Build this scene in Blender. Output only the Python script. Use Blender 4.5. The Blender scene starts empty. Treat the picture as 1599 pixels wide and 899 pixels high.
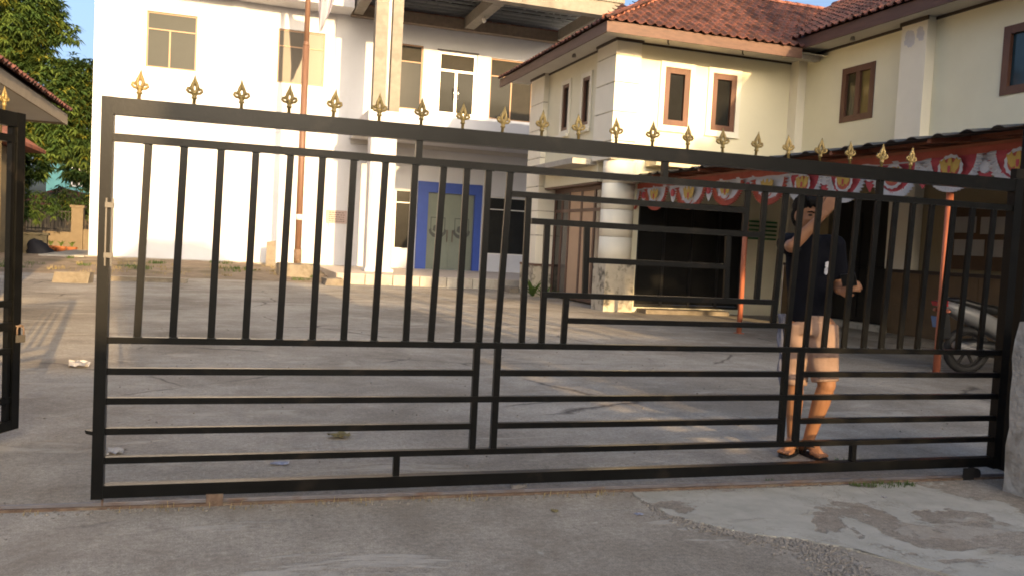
import bpy, bmesh, math, random
from mathutils import Vector, Matrix, Euler
from math import sin, cos, pi, radians as R
random.seed(7)
sc = bpy.context.scene
C = sc.collection
# ------------------------------------------------------------------ camera, sky, sun, exposure
cd = bpy.data.cameras.new('camera'); cam = bpy.data.objects.new('camera', cd); C.objects.link(cam); sc.camera = cam
YAW, PITCH, ROLL, H = R(18.268), R(-2.916), R(3.011), 1.25
fw = Vector((sin(YAW)*cos(PITCH), cos(YAW)*cos(PITCH), sin(PITCH)))
r0 = Vector((cos(YAW), -sin(YAW), 0)); u0 = r0.cross(fw)
rt = cos(ROLL)*r0 + sin(ROLL)*u0; up = rt.cross(fw)
mw = Matrix.Identity(4)
for i in range(3):
    mw[i][0] = rt[i]; mw[i][1] = up[i]; mw[i][2] = -fw[i]
mw[2][3] = H
cam.matrix_world = mw
cd.sensor_width = 36; cd.lens = 1340/1599*36; cd.clip_start = .05; cd.clip_end = 3000
SEL, SAZ = R(10.6), R(7.0)                # sun height; the sun stands behind the viewer, a little to the right
w = bpy.data.worlds.new('World'); sc.world = w; w.use_nodes = True
sky = w.node_tree.nodes.new('ShaderNodeTexSky'); sky.sky_type = 'NISHITA'; sky.sun_disc = False
sky.sun_elevation = SEL; sky.sun_rotation = pi - SAZ; sky.air_density = 0.6; sky.dust_density = 6.5; sky.ozone_density = 1.1
bg = w.node_tree.nodes['Background']; bg.inputs['Strength'].default_value = .15
w.node_tree.links.new(sky.outputs[0], bg.inputs[0])
sd = bpy.data.lights.new('sun', 'SUN'); sd.energy = 3.2; sd.angle = R(.5); sd.color = (1, .68, .34)
so = bpy.data.objects.new('sun', sd); C.objects.link(so)
so.rotation_euler = Vector((sin(SAZ)*cos(SEL), -cos(SAZ)*cos(SEL), sin(SEL))).to_track_quat('Z', 'Y').to_euler()
sc.render.engine = 'CYCLES'; sc.cycles.filter_width = 1.8
sc.view_settings.view_transform = 'Standard'; sc.view_settings.look = 'None'
sc.view_settings.exposure = 1.58; sc.view_settings.gamma = 1

# ------------------------------------------------------------------ materials
def nd(nt, t, **k):
    n = nt.nodes.new(t)
    for a, b in k.items(): setattr(n, a, b)
    return n
def mat(name, col, rough=.7, metal=0., var=.12, scale=4., bump=0., bscale=60., col2=None, lo=.45, hi=.62, spec=.4, rnd=0., stretch=None, trans=0., scale2=None, world=False, coat=0.):
    m = bpy.data.materials.new(name); m.use_nodes = True
    nt = m.node_tree; L = nt.links.new; p = nt.nodes['Principled BSDF']
    tc = nd(nt, 'ShaderNodeNewGeometry') if world else nd(nt, 'ShaderNodeTexCoord')
    co = tc.outputs['Position'] if world else tc.outputs['Object']
    if stretch:
        mp = nd(nt, 'ShaderNodeMapping'); mp.inputs['Scale'].default_value = stretch; L(co, mp.inputs[0]); co = mp.outputs[0]
    n1 = nd(nt, 'ShaderNodeTexNoise'); n1.inputs['Scale'].default_value = scale; n1.inputs['Detail'].default_value = 7; n1.inputs['Roughness'].default_value = .62
    L(co, n1.inputs['Vector'])
    rp = nd(nt, 'ShaderNodeValToRGB'); e = rp.color_ramp.elements
    e[0].position, e[1].position = .3, .7
    e[0].color = (*[c*(1-var) for c in col], 1); e[1].color = (*[min(1, c*(1+var)) for c in col], 1)
    L(n1.outputs[0], rp.inputs[0]); out = rp.outputs[0]
    if col2:
        n2 = nd(nt, 'ShaderNodeTexNoise'); n2.inputs['Scale'].default_value = scale2 or scale*.45; n2.inputs['Detail'].default_value = 8; n2.inputs['Roughness'].default_value = .6
        L(co, n2.inputs['Vector'])
        r2 = nd(nt, 'ShaderNodeValToRGB'); r2.color_ramp.elements[0].position = lo; r2.color_ramp.elements[1].position = hi
        L(n2.outputs[0], r2.inputs[0])
        mx = nd(nt, 'ShaderNodeMixRGB'); L(r2.outputs[0], mx.inputs[0]); L(out, mx.inputs[1]); mx.inputs[2].default_value = (*col2, 1); out = mx.outputs[0]
    if rnd:
        oi = nd(nt, 'ShaderNodeObjectInfo'); hs = nd(nt, 'ShaderNodeHueSaturation')
        mr = nd(nt, 'ShaderNodeMapRange'); mr.inputs[3].default_value = 1-rnd; mr.inputs[4].default_value = 1+rnd
        L(oi.outputs['Random'], mr.inputs[0]); L(mr.outputs[0], hs.inputs['Value']); L(out, hs.inputs['Color']); out = hs.outputs[0]
    L(out, p.inputs['Base Color'])
    p.inputs['Roughness'].default_value = rough; p.inputs['Metallic'].default_value = metal; p.inputs['Specular IOR Level'].default_value = spec
    p.inputs['Coat Weight'].default_value = coat
    if bump:
        n3 = nd(nt, 'ShaderNodeTexNoise'); n3.inputs['Scale'].default_value = bscale; n3.inputs['Detail'].default_value = 5
        L(co, n3.inputs['Vector']); b = nd(nt, 'ShaderNodeBump'); b.inputs['Strength'].default_value = bump; b.inputs['Distance'].default_value = .02
        L(n3.outputs[0], b.inputs['Height']); L(b.outputs[0], p.inputs['Normal'])
    if trans:
        tb = nd(nt, 'ShaderNodeBsdfTranslucent'); L(out, tb.inputs[0]); ms = nd(nt, 'ShaderNodeMixShader'); ms.inputs[0].default_value = trans
        L(p.outputs[0], ms.inputs[1]); L(tb.outputs[0], ms.inputs[2]); L(ms.outputs[0], nt.nodes['Material Output'].inputs[0])
    return m
def ground_mat(nm='yard concrete', cA=(.270, .236, .190), cB=(.485, .446, .382), pale=(.50, .455, .38), pth=(.55, .62), pamt=.6, dth=(.55, .72), damt=.65, skim=None):
    m = bpy.data.materials.new(nm); m.use_nodes = True
    nt = m.node_tree; L = nt.links.new; p = nt.nodes['Principled BSDF']
    g = nd(nt, 'ShaderNodeNewGeometry')
    def noise(s, d=8, r=.6, dist=0., vec=None):
        n = nd(nt, 'ShaderNodeTexNoise'); n.inputs['Scale'].default_value = s; n.inputs['Detail'].default_value = d; n.inputs['Roughness'].default_value = r; n.inputs['Distortion'].default_value = dist
        L(vec or g.outputs['Position'], n.inputs['Vector']); return n
    def ramp(src, a, b, c0=(0, 0, 0), c1=(1, 1, 1)):
        r = nd(nt, 'ShaderNodeValToRGB'); e = r.color_ramp.elements; e[0].position, e[1].position = a, b; e[0].color = (*c0, 1); e[1].color = (*c1, 1)
        L(src, r.inputs[0]); return r.outputs[0]
    def mix(f, a, b, mode='MIX'):
        x = nd(nt, 'ShaderNodeMixRGB', blend_type=mode)
        for i, v in enumerate((f, a, b)):
            if isinstance(v, (int, float)): x.inputs[i].default_value = v
            elif isinstance(v, tuple): x.inputs[i].default_value = (*v, 1)
            else: L(v, x.inputs[i])
        return x.outputs[0]
    base = ramp(noise(.55, 9, .62, .4).outputs[0], .36, .66, cA, cB)
    fine = ramp(noise(38, 6, .7).outputs[0], .3, .72, (.66, .66, .66), (1.25, 1.25, 1.23))
    c = mix(1, base, fine, 'MULTIPLY')
    c = mix(1, c, ramp(noise(150, 3, .6).outputs[0], .36, .66, (.74, .74, .73), (1.2, 1.2, 1.2)), 'MULTIPLY')
    c = mix(1, c, ramp(noise(4.2, 9, .75, .6).outputs[0], .36, .64, (.84, .83, .82), (1.1, 1.1, 1.1)), 'MULTIPLY')
    mp = nd(nt, 'ShaderNodeMapping'); mp.inputs['Scale'].default_value = (.55, 1.5, 1); L(g.outputs['Position'], mp.inputs[0])
    scuff = ramp(noise(1.7, 11, .7, .7, mp.outputs[0]).outputs[0], *pth)
    sm = nd(nt, 'ShaderNodeMath', operation='MULTIPLY'); L(scuff, sm.inputs[0]); sm.inputs[1].default_value = pamt
    c = mix(sm.outputs[0], c, pale)
    dirt = ramp(noise(1.15, 10, .72, .5).outputs[0], *dth)
    dm = nd(nt, 'ShaderNodeMath', operation='MULTIPLY'); L(dirt, dm.inputs[0]); dm.inputs[1].default_value = damt
    c = mix(dm.outputs[0], c, (.22, .18, .135))
    speck = ramp(noise(17, 5, .65).outputs[0], .685, .715)
    c = mix(speck, c, (.09, .08, .065))
    vo = nd(nt, 'ShaderNodeTexVoronoi', feature='DISTANCE_TO_EDGE'); vo.inputs['Scale'].default_value = .42
    wv = mix(.22, g.outputs['Position'], noise(2.2, 6, .6).outputs['Color'], 'ADD'); L(wv, vo.inputs['Vector'])
    cr = ramp(vo.outputs['Distance'], .0, .011, (1, 1, 1), (0, 0, 0))
    gate = ramp(noise(.5, 3).outputs[0], .52, .58)
    cm = nd(nt, 'ShaderNodeMath', operation='MULTIPLY'); L(cr, cm.inputs[0]); L(gate, cm.inputs[1])
    c = mix(cm.outputs[0], c, (.10, .085, .07))
    lay = None
    if skim:
        sp = nd(nt, 'ShaderNodeSeparateXYZ'); L(g.outputs['Position'], sp.inputs[0])
        mr = nd(nt, 'ShaderNodeMapRange'); mr.inputs[1].default_value, mr.inputs[2].default_value = skim; mr.inputs[3].default_value = .13; mr.inputs[4].default_value = -.055
        L(sp.outputs[0], mr.inputs[0]); sa = nd(nt, 'ShaderNodeMath', operation='ADD'); L(mr.outputs[0], sa.inputs[0]); L(noise(1.5, 12, .6, .35).outputs[0], sa.inputs[1])
        lay = ramp(sa.outputs[0], .517, .534)
        tone = ramp(noise(6, 8, .65).outputs[0], .35, .7, (.39, .37, .31), (.51, .485, .415))
        ci = ramp(noise(1.3, 10, .7, .6).outputs[0], .492, .50); ck = ramp(noise(1.3, 10, .7, .6).outputs[0], .50, .508, (1, 1, 1), (0, 0, 0))
        ml = nd(nt, 'ShaderNodeMath', operation='MULTIPLY'); L(ci, ml.inputs[0]); L(ck, ml.inputs[1]); m2 = nd(nt, 'ShaderNodeMath', operation='MULTIPLY'); L(ml.outputs[0], m2.inputs[0]); m2.inputs[1].default_value = .5
        c = mix(lay, c, mix(m2.outputs[0], tone, (.24, .20, .15)))
    L(c, p.inputs['Base Color']); p.inputs['Roughness'].default_value = .82; p.inputs['Specular IOR Level'].default_value = .3
    ad = nd(nt, 'ShaderNodeMath', operation='ADD'); L(noise(55, 6, .7).outputs[0], ad.inputs[0]); L(scuff, ad.inputs[1])
    a2 = nd(nt, 'ShaderNodeMath', operation='SUBTRACT'); L(ad.outputs[0], a2.inputs[0]); L(cm.outputs[0], a2.inputs[1])
    if lay:
        a3 = nd(nt, 'ShaderNodeMath', operation='ADD'); L(a2.outputs[0], a3.inputs[0]); L(lay, a3.inputs[1]); a2 = a3
    b = nd(nt, 'ShaderNodeBump'); b.inputs['Strength'].default_value = .6; b.inputs['Distance'].default_value = .012
    L(a2.outputs[0], b.inputs['Height']); L(b.outputs[0], p.inputs['Normal'])
    return m
def steel_mat():
    m = mat('black gate paint', (.005, .005, .0046), .31, 0, .3, 9, .02, 70, (.024, .019, .014), .58, .78, .20, scale2=6)
    return m
K = dict(
    ground=ground_mat(), roadtop=ground_mat('road cement top', (.315, .277, .226), (.525, .475, .402), (.54, .505, .44), (.57, .60), .55, (.50, .64), .6), apron=ground_mat('worn skim cement', (.25, .21, .165), (.42, .37, .305), (.46, .42, .35), (.57, .60), .5, (.50, .66), .6, skim=(2.2, 4.2)), steel=steel_mat(),
    white=mat('white wall paint', (.545, .55, .575), .75, 0, .03, 2, .08, 90, (.48, .48, .485), .52, .8),
    cream=mat('cream wall paint', (.73, .69, .52), .75, 0, .04, 1.2, .08, 70, (.66, .61, .44), .5, .8, world=True),
    creamlight=mat('pale cream trim', (.78, .74, .62), .75, 0, .03, 3, .05, 80),
    patch=mat('bare plaster repair', (.55, .54, .54), .85, 0, .08, 12, .1, 60),
    dirtybase=mat('stained plinth plaster', (.50, .45, .35), .85, 0, .12, 6, .2, 40, (.10, .09, .07), .50, .66, scale2=5),
    soffit=mat('soffit board', (.50, .48, .44), .8, 0, .05, 2),
    fascia=mat('brown fascia board', (.105, .055, .038), .6, 0, .25, 5, .1, 40, stretch=(1, .4, 4)),
    darkline=mat('dark brown moulding', (.05, .035, .028), .6),
    tile=mat('clay roof tile', (.122, .047, .036), .8, 0, .3, 5, .25, 50, (.045, .032, .028), .48, .66, rnd=.45, scale2=6),
    hiptile=mat('clay ridge tile', (.33, .12, .075), .8, 0, .25, 6, .25, 50, (.12, .07, .055), .5, .7, rnd=.25),
    wood=mat('brown window timber', (.115, .052, .033), .5, 0, .2, 6, .08, 50, stretch=(1, 1, .3)),
    tanalu=mat('tan aluminium frame', (.27, .15, .075), .45, 0, .08, 5),
    whitealu=mat('white aluminium frame', (.72, .70, .66), .4, .1, .03, 5),
    greyglass=mat('grey tinted glass', (.064, .066, .060), .08, 0, .06, 1.2, spec=.04),
    dimglass=mat('dim grey window glass', (.036, .037, .035), .08, 0, .1, 1.2, spec=.04),
    transom=mat('dark transom panel', (.022, .02, .016), .6, 0, .2, 3, spec=.15),
    sunglass=mat('dusty tinted glass', (.048, .038, .029), .28, 0, .1, 1.5, spec=.11),
    darkglass=mat('dark window glass', (.016, .016, .015), .12, 0, .2, 2, spec=.35),
    doorglass=mat('greenish door glass', (.20, .225, .19), .2, .1, .08, 1.5),
    blue=mat('blue door surround', (.03, .072, .33), .5, 0, .08, 3),
    concrete=mat('raw concrete', (.215, .195, .165), .85, 0, .14, 5, .25, 40, (.14, .128, .108), .5, .72),
    conclight=mat('weathered cement', (.38, .355, .31), .9, 0, .12, 7, .3, 45, (.28, .25, .21), .5, .68),
    kerb=mat('old brown cement', (.215, .185, .145), .9, 0, .2, 6, .4, 30, (.14, .12, .09), .5, .66),
    floor=mat('porch floor', (.48, .42, .36), .6, 0, .08, 4, .05, 40),
    galv=mat('galvanised roof truss', (.33, .35, .36), .5, .5, .1, 6),
    darksheet=mat('dark roof underside', (.03, .032, .04), .6, 0, .2, 3),
    brickred=mat('brick topping', (.22, .10, .07), .9, 0, .3, 14),
    orange=mat('orange steel paint', (.40, .13, .07), .5, 0, .12, 7, .05, 50),
    orangedim=mat('brown orange truss paint', (.20, .065, .032), .6, 0, .15, 7),
    sheet=mat('black roof sheet', (.030, .032, .030), .55, 0, .3, 5, .1, 30, (.075, .07, .055), .5, .75),
    pipe=mat('grey plastic pipe', (.55, .56, .60), .5),
    pole=mat('brown pole paint', (.155, .085, .056), .55, 0, .15, 6, .05, 60, stretch=(4, 4, .5)),
    rust=mat('rusty steel', (.15, .10, .068), .85, 0, .3, 18, .25, 80, (.25, .20, .14), .5, .7),
    track=mat('worn track steel', (.20, .19, .20), .45, .4, .18, 10, .1, 60, (.17, .10, .06), .5, .7),
    gold=mat('gold finial paint', (.29, .21, .075), .42, .3, .25, 40, .2, 120, (.14, .095, .045), .52, .70, scale2=40, rnd=.22),
    flagw=mat('white flag cloth', (.36, .34, .40), .85, trans=.3, var=.03),
    red=mat('red bunting cloth', (.52, .085, .10), .8, 0, .12, 6, trans=.15),
    orangered=mat('orange red bunting cloth', (.48, .12, .08), .8, 0, .1, 6, trans=.15),
    bwhite=mat('white bunting cloth', (.68, .68, .70), .85, 0, .05, 5, trans=.2),
    byellow=mat('yellow printed emblem', (.52, .34, .075), .7, 0, .1, 20),
    skin=mat('skin', (.31, .148, .072), .6, 0, .07, 8, .05, 120, spec=.4),
    hair=mat('black hair', (.007, .006, .005), .75, 0, .3, 60, .3, 150, stretch=(1, 1, .3), spec=.08),
    navy=mat('navy cotton', (.007, .0075, .011), .9, 0, .2, 8, .15, 60, spec=.1),
    navy2=mat('navy sleeve cotton', (.018, .025, .055), .9, 0, .2, 8, .15, 60),
    shorts=mat('beige cotton', (.31, .205, .15), .9, 0, .06, 8, .15, 50),
    denim=mat('grey blue cloth', (.10, .11, .16), .9, 0, .15, 20, .2, 120),
    rubber=mat('black rubber', (.018, .017, .016), .7, 0, .2, 20),
    black=mat('black plastic', (.012, .012, .012), .35, 0, .2, 10),
    eye=mat('eye', (.02, .015, .012), .2),
    lip=mat('lips', (.25, .09, .07), .5),
    silver=mat('silver panel', (.20, .197, .188), .35, .1, .04, 4),
    lens=mat('red tail lens', (.35, .02, .02), .15, spec=.6),
    plateblue=mat('blue plate paint', (.10, .16, .28), .4),
    chrome=mat('bright metal', (.6, .6, .6), .2, 1),
    plaque=mat('pinkish plaque', (.40, .31, .285), .7, 0, .08, 12),
    ink=mat('dark lettering', (.10, .07, .06), .7),
    board=mat('brown notice board', (.08, .045, .022), .7, 0, .15, 4),
    paper=mat('pale paper', (.34, .325, .31), .9, 0, .06, 6),
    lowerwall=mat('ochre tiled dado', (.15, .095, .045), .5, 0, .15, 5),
    peach=mat('peach interior wall', (.50, .34, .22), .8, 0, .05, 3),
    green=mat('green louvre paint', (.02, .14, .045), .5),
    dirt=mat('dry dirt', (.235, .18, .125), .95, 0, .25, 4, .6, 22, (.13, .105, .06), .48, .66, world=True, scale2=1.3),
    road=mat('road cement', (.25, .225, .20), .9, 0, .15, 3, .4, 30),
    gravel=mat('gravel stone', (.30, .27, .23), .9, 0, .3, 20, rnd=.3),
    grass=mat('green grass blade', (.075, .13, .025), .8, trans=.3, var=.3),
    drygrass=mat('dry grass blade', (.33, .26, .12), .85, trans=.25, var=.3),
    leafd=mat('dark mango leaf', (.050, .092, .022), .55, 0, .35, .9, trans=.35, world=True),
    leafm=mat('mid mango leaf', (.105, .155, .032), .55, 0, .35, .9, trans=.4, world=True),
    leafy=mat('young yellow leaf', (.22, .22, .03), .6, 0, .3, .9, trans=.45, world=True),
    bark=mat('bark', (.10, .075, .05), .95, 0, .3, 10, .6, 30),
    ochre=mat('ochre house wall', (.62, .44, .17), .8, 0, .08, 3),
    yellowwall=mat('yellow garden wall', (.21, .17, .10), .85, 0, .15, 4, .2, 30, (.25, .19, .10), .5, .75),
    peachwall=mat('sandy pillar plaster', (.17, .135, .092), .85, 0, .12, 4, .2, 30),
    teal=mat('turquoise wall', (.12, .32, .33), .8, 0, .08, 3),
    terracotta=mat('terracotta', (.36, .13, .05), .8, 0, .2, 9),
    iron=mat('dark iron', (.015, .013, .012), .6, 0, .2, 9),
    tarp=mat('dark tarpaulin', (.012, .012, .018), .7, 0, .3, 5, .3, 14),
    plaster=mat('grey cement render', (.42, .40, .36), .9, 0, .18, 9, .9, 24, (.24, .215, .175), .46, .66, scale2=5),
    farwall=mat('rendered house wall', (.45, .42, .38), .85),
    leafdry=mat('dry leaf', (.17, .14, .06), .8, var=.3, scale=20),
    litterwhite=mat('crumpled white paper', (.38, .36, .34), .8, var=.05),
    litterblue=mat('blue plastic scrap', (.26, .28, .36), .5),
    sheen=mat('old lock', (.05, .045, .04), .4, .6),
    lamp=mat('grey lamp housing', (.22, .21, .20), .5, .3),
    bulb=mat('frosted bulb', (.6, .58, .55), .3),
)

# ------------------------------------------------------------------ mesh helpers
W = {}                                     # object -> where its local origin sits in the frame being built in
class MB:
    def __init__(s): s.v = []; s.f = []
    def add(s, vs, fs):
        n = len(s.v); s.v += [tuple(v) for v in vs]; s.f += [tuple(i+n for i in f) for f in fs]; return s
    def box(s, x0, x1, y0, y1, z0, z1):
        return s.add([(x, y, z) for z in (z0, z1) for x, y in ((x0, y0), (x1, y0), (x1, y1), (x0, y1))],
                     [(3, 2, 1, 0), (4, 5, 6, 7), (0, 1, 5, 4), (1, 2, 6, 5), (2, 3, 7, 6), (3, 0, 4, 7)])
    def bar(s, a, b, w, h=None, upv=(0, 0, 1)):
        a, b = Vector(a), Vector(b); h = h or w; d = (b-a).normalized(); u = Vector(upv)
        if abs(d.dot(u)) > .98: u = Vector((0, 1, 0))
        r = d.cross(u).normalized()*(w/2); u = r.cross(d).normalized()*(h/2)
        return s.add([p+q for p in (a, b) for q in (-r-u, r-u, r+u, -r+u)], [(3, 2, 1, 0), (4, 5, 6, 7), (0, 1, 5, 4), (1, 2, 6, 5), (2, 3, 7, 6), (3, 0, 4, 7)])
    def tube(s, pts, rad, n=10, closed=False):
        pts = [Vector(p) for p in pts]; m = len(pts)
        rad = rad if isinstance(rad, (list, tuple)) else [rad]*m
        vs = []; fs = []; prev = None
        for i, p in enumerate(pts):
            if closed: d = pts[(i+1) % m]-pts[i-1]
            else: d = pts[min(i+1, m-1)]-pts[max(i-1, 0)]
            d.normalize()
            if prev is None:
                u = Vector((0, 0, 1)) if abs(d.z) < .9 else Vector((1, 0, 0)); x = d.cross(u).normalized()
            else:
                x = (prev - d*prev.dot(d)).normalized()
            prev = x; y = d.cross(x)
            for k in range(n):
                a = 2*pi*k/n; vs.append(p + (x*cos(a)+y*sin(a))*rad[i])
        for i in range(m if closed else m-1):
            j = (i+1) % m
            for k in range(n):
                k2 = (k+1) % n; fs.append((i*n+k, i*n+k2, j*n+k2, j*n+k))
        if not closed:
            fs.append(tuple(range(n-1, -1, -1))); fs.append(tuple((m-1)*n+k for k in range(n)))
        return s.add(vs, fs)
    def lathe(s, prof, c=(0, 0, 0), n=16):
        vs = []; fs = []
        for r, z in prof:
            for k in range(n): vs.append((c[0]+r*cos(2*pi*k/n), c[1]+r*sin(2*pi*k/n), c[2]+z))
        for i in range(len(prof)-1):
            for k in range(n):
                k2 = (k+1) % n; fs.append((i*n+k, i*n+k2, (i+1)*n+k2, (i+1)*n+k))
        fs.append(tuple(range(n-1, -1, -1))); fs.append(tuple((len(prof)-1)*n+k for k in range(n)))
        return s.add(vs, fs)
    def ball(s, c, r, n=10, m=None):
        rx, ry, rz = r if isinstance(r, (tuple, list)) else (r, r, r); m = m or n//2+1
        vs = [(c[0], c[1], c[2]-rz)]; fs = []
        for i in range(1, m):
            t = -pi/2+pi*i/m
            for k in range(n): vs.append((c[0]+rx*cos(t)*cos(2*pi*k/n), c[1]+ry*cos(t)*sin(2*pi*k/n), c[2]+rz*sin(t)))
        vs.append((c[0], c[1], c[2]+rz)); T = len(vs)-1
        for k in range(n):
            k2 = (k+1) % n; fs.append((0, 1+k2, 1+k)); fs.append((T, 1+(m-2)*n+k, 1+(m-2)*n+k2))
            for i in range(m-2): fs.append((1+i*n+k, 1+i*n+k2, 1+(i+1)*n+k2, 1+(i+1)*n+k))
        return s.add(vs, fs)
    def prism(s, poly, y0, y1, fn=lambda a, d, z: (a, d, z)):
        n = len(poly); vs = [fn(a, y0, z) for a, z in poly]+[fn(a, y1, z) for a, z in poly]
        return s.add(vs, [tuple(range(n)), tuple(range(2*n-1, n-1, -1))]+[(i, (i+1) % n, n+(i+1) % n, n+i) for i in range(n)])
    def mesh(s, name, m, off=(0, 0, 0), smooth=False):
        me = bpy.data.meshes.new(name); me.from_pydata([(v[0]-off[0], v[1]-off[1], v[2]-off[2]) for v in s.v], [], s.f)
        bm = bmesh.new(); bm.from_mesh(me); bmesh.ops.recalc_face_normals(bm, faces=bm.faces); bm.to_mesh(me); bm.free()
        if smooth:
            for p in me.polygons: p.use_smooth = True
        ms = m if isinstance(m, (list, tuple)) else [m]
        for x in ms: me.materials.append(x)
        return me
    def build(s, name, m, parent=None, smooth=False, origin=None):
        if origin is None:
            xs = [v[0] for v in s.v]; ys = [v[1] for v in s.v]; zs = [v[2] for v in s.v]
            origin = ((min(xs)+max(xs))/2, (min(ys)+max(ys))/2, min(zs))
        o = bpy.data.objects.new(name, s.mesh(name, m, origin, smooth)); C.objects.link(o)
        W[o] = Vector(origin); pw = W[parent] if parent else Vector((0, 0, 0))
        o.location = W[o]-pw
        if parent: o.parent = parent
        return o
def thing(name, label, cat, loc=(0, 0, 0), group=None):
    o = bpy.data.objects.new(name, None); C.objects.link(o); o.location = loc; W[o] = Vector(loc); o.empty_display_size = .2
    o['label'] = label; o['category'] = cat
    if group: o['group'] = group
    return o
def frame(name, label, cat, group=None):
    o = thing(name, label, cat, (0, 0, 0), group); return o
def put(o, loc, rz=0):
    o.location = loc; o.rotation_euler = (0, 0, rz); return o
def tag(o, label, cat, group=None):
    o['label'] = label; o['category'] = cat
    if group: o['group'] = group
    return o
def struct(o): o['kind'] = 'structure'; return o
def stuff(o): o['kind'] = 'stuff'; return o
def copy_tree(o, parent=None):
    c = o.copy(); C.objects.link(c); c.parent = parent
    for ch in o.children: copy_tree(ch, c)
    return c
FY = lambda pos: (lambda a, d, z: (a, pos+d, z))
FX = lambda pos: (lambda a, d, z: (pos+d, a, z))
def fbox(mb, fn, a0, a1, d0, d1, z0, z1):
    p, q = fn(a0, d0, z0), fn(a1, d1, z1)
    return mb.box(min(p[0], q[0]), max(p[0], q[0]), min(p[1], q[1]), max(p[1], q[1]), min(p[2], q[2]), max(p[2], q[2]))
def holed_wall(mb, fn, a0, a1, z0, z1, holes, depth=.2):
    As = sorted({a0, a1, *[h[0] for h in holes], *[h[1] for h in holes]}); Zs = sorted({z0, z1, *[h[2] for h in holes], *[h[3] for h in holes]})
    inside = lambda a, z: any(h[0] < a < h[1] and h[2] < z < h[3] for h in holes)
    for i in range(len(As)-1):
        for j in range(len(Zs)-1):
            if not inside((As[i]+As[i+1])/2, (Zs[j]+Zs[j+1])/2):
                mb.add([fn(As[i], 0, Zs[j]), fn(As[i+1], 0, Zs[j]), fn(As[i+1], 0, Zs[j+1]), fn(As[i], 0, Zs[j+1])], [(0, 1, 2, 3)])
    for h in list(holes)+[(a0, a1, z0, z1)]:
        p = [(h[0], h[2]), (h[1], h[2]), (h[1], h[3]), (h[0], h[3])]
        for i in range(4):
            (a, z), (b, y) = p[i], p[(i+1) % 4]
            mb.add([fn(a, 0, z), fn(b, 0, y), fn(b, depth, y), fn(a, depth, z)], [(0, 1, 2, 3)])
    return mb
def window(house, fn, a0, a1, z0, z1, fm, gm, vs=(), hs=(), fw_=.05, d=.06, name='window', t=.05, gms=None, cellv=None):
    """frame with mullions vs (full height, or dict of z range) and transoms hs; each pane a sub-part"""
    mb = MB()
    fbox(mb, fn, a0, a0+fw_, d, d+t, z0, z1); fbox(mb, fn, a1-fw_, a1, d, d+t, z0, z1)
    fbox(mb, fn, a0+fw_, a1-fw_, d+.002, d+t-.002, z0, z0+fw_); fbox(mb, fn, a0+fw_, a1-fw_, d+.002, d+t-.002, z1-fw_, z1)
    zz = [z0+fw_]+[h for h in hs]+[z1-fw_]
    for h in hs: fbox(mb, fn, a0+fw_, a1-fw_, d+.004, d+t-.004, h-fw_*.4, h+fw_*.4)
    rows = []
    for k in range(len(zz)-1):
        mv = vs if cellv is None else cellv[k]
        for v in mv: fbox(mb, fn, v-fw_*.5, v+fw_*.5, d+.006, d+t-.006, zz[k]+(fw_*.4 if k else 0), zz[k+1]-(fw_*.4 if k < len(zz)-2 else 0))
        rows.append([a0+fw_]+list(mv)+[a1-fw_])
    wd = mb.build(name, fm, house)
    i = 0
    for k, rw in enumerate(rows):
        for q in range(len(rw)-1):
            p = MB(); fbox(p, fn, rw[q]+.003, rw[q+1]-.003, d+t*.5, d+t*.5+.008, zz[k]+.003, zz[k+1]-.003)
            p.build('pane', (gms[i % len(gms)] if gms else gm), wd); i += 1
    return wd

# ------------------------------------------------------------------ setting: ground, road, dirt strip
def sheet(name, poly, z, m, n=1):
    mb = MB().add([(x, y, z) for x, y in poly], [tuple(range(len(poly)))]); return struct(mb.build(name, m, origin=(0, 0, 0)))
sheet('ground', [(-400, -400), (400, -400), (400, 400), (-400, 400)], -.03, K['dirt'])
sheet('road', [(-40, -9), (40, -9), (40, 3.60), (3.4, 3.93), (-4, 4.16), (-40, 5.2)], .0, K['roadtop'])
sheet('yard_pavement', [(-9, 4.32), (-4, 4.165), (3.4, 3.935), (16, 3.56), (16, 24), (2.2, 24.3), (-1, 22.9), (-4, 23.3), (-9, 22.6)], 0, K['ground'])
mb = MB(); nx, ny = 60, 24
for j in range(ny+1):
    for i in range(nx+1):
        x = -11+14*i/nx; y = 22.3+5.75*j/ny
        mb.v.append((x, y, .012+.225*min(1, max(0, (y-22.6)/5))**1.1 + random.uniform(-.012, .022)*(1 if 0 < j < ny else 0) - (.05 if j == 0 else 0)))
for j in range(ny):
    for i in range(nx): a = j*(nx+1)+i; mb.f.append((a, a+1, a+nx+2, a+nx+1))
struct(mb.build('dirt_strip', K['dirt'], origin=(0, 0, 0), smooth=True))
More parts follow.
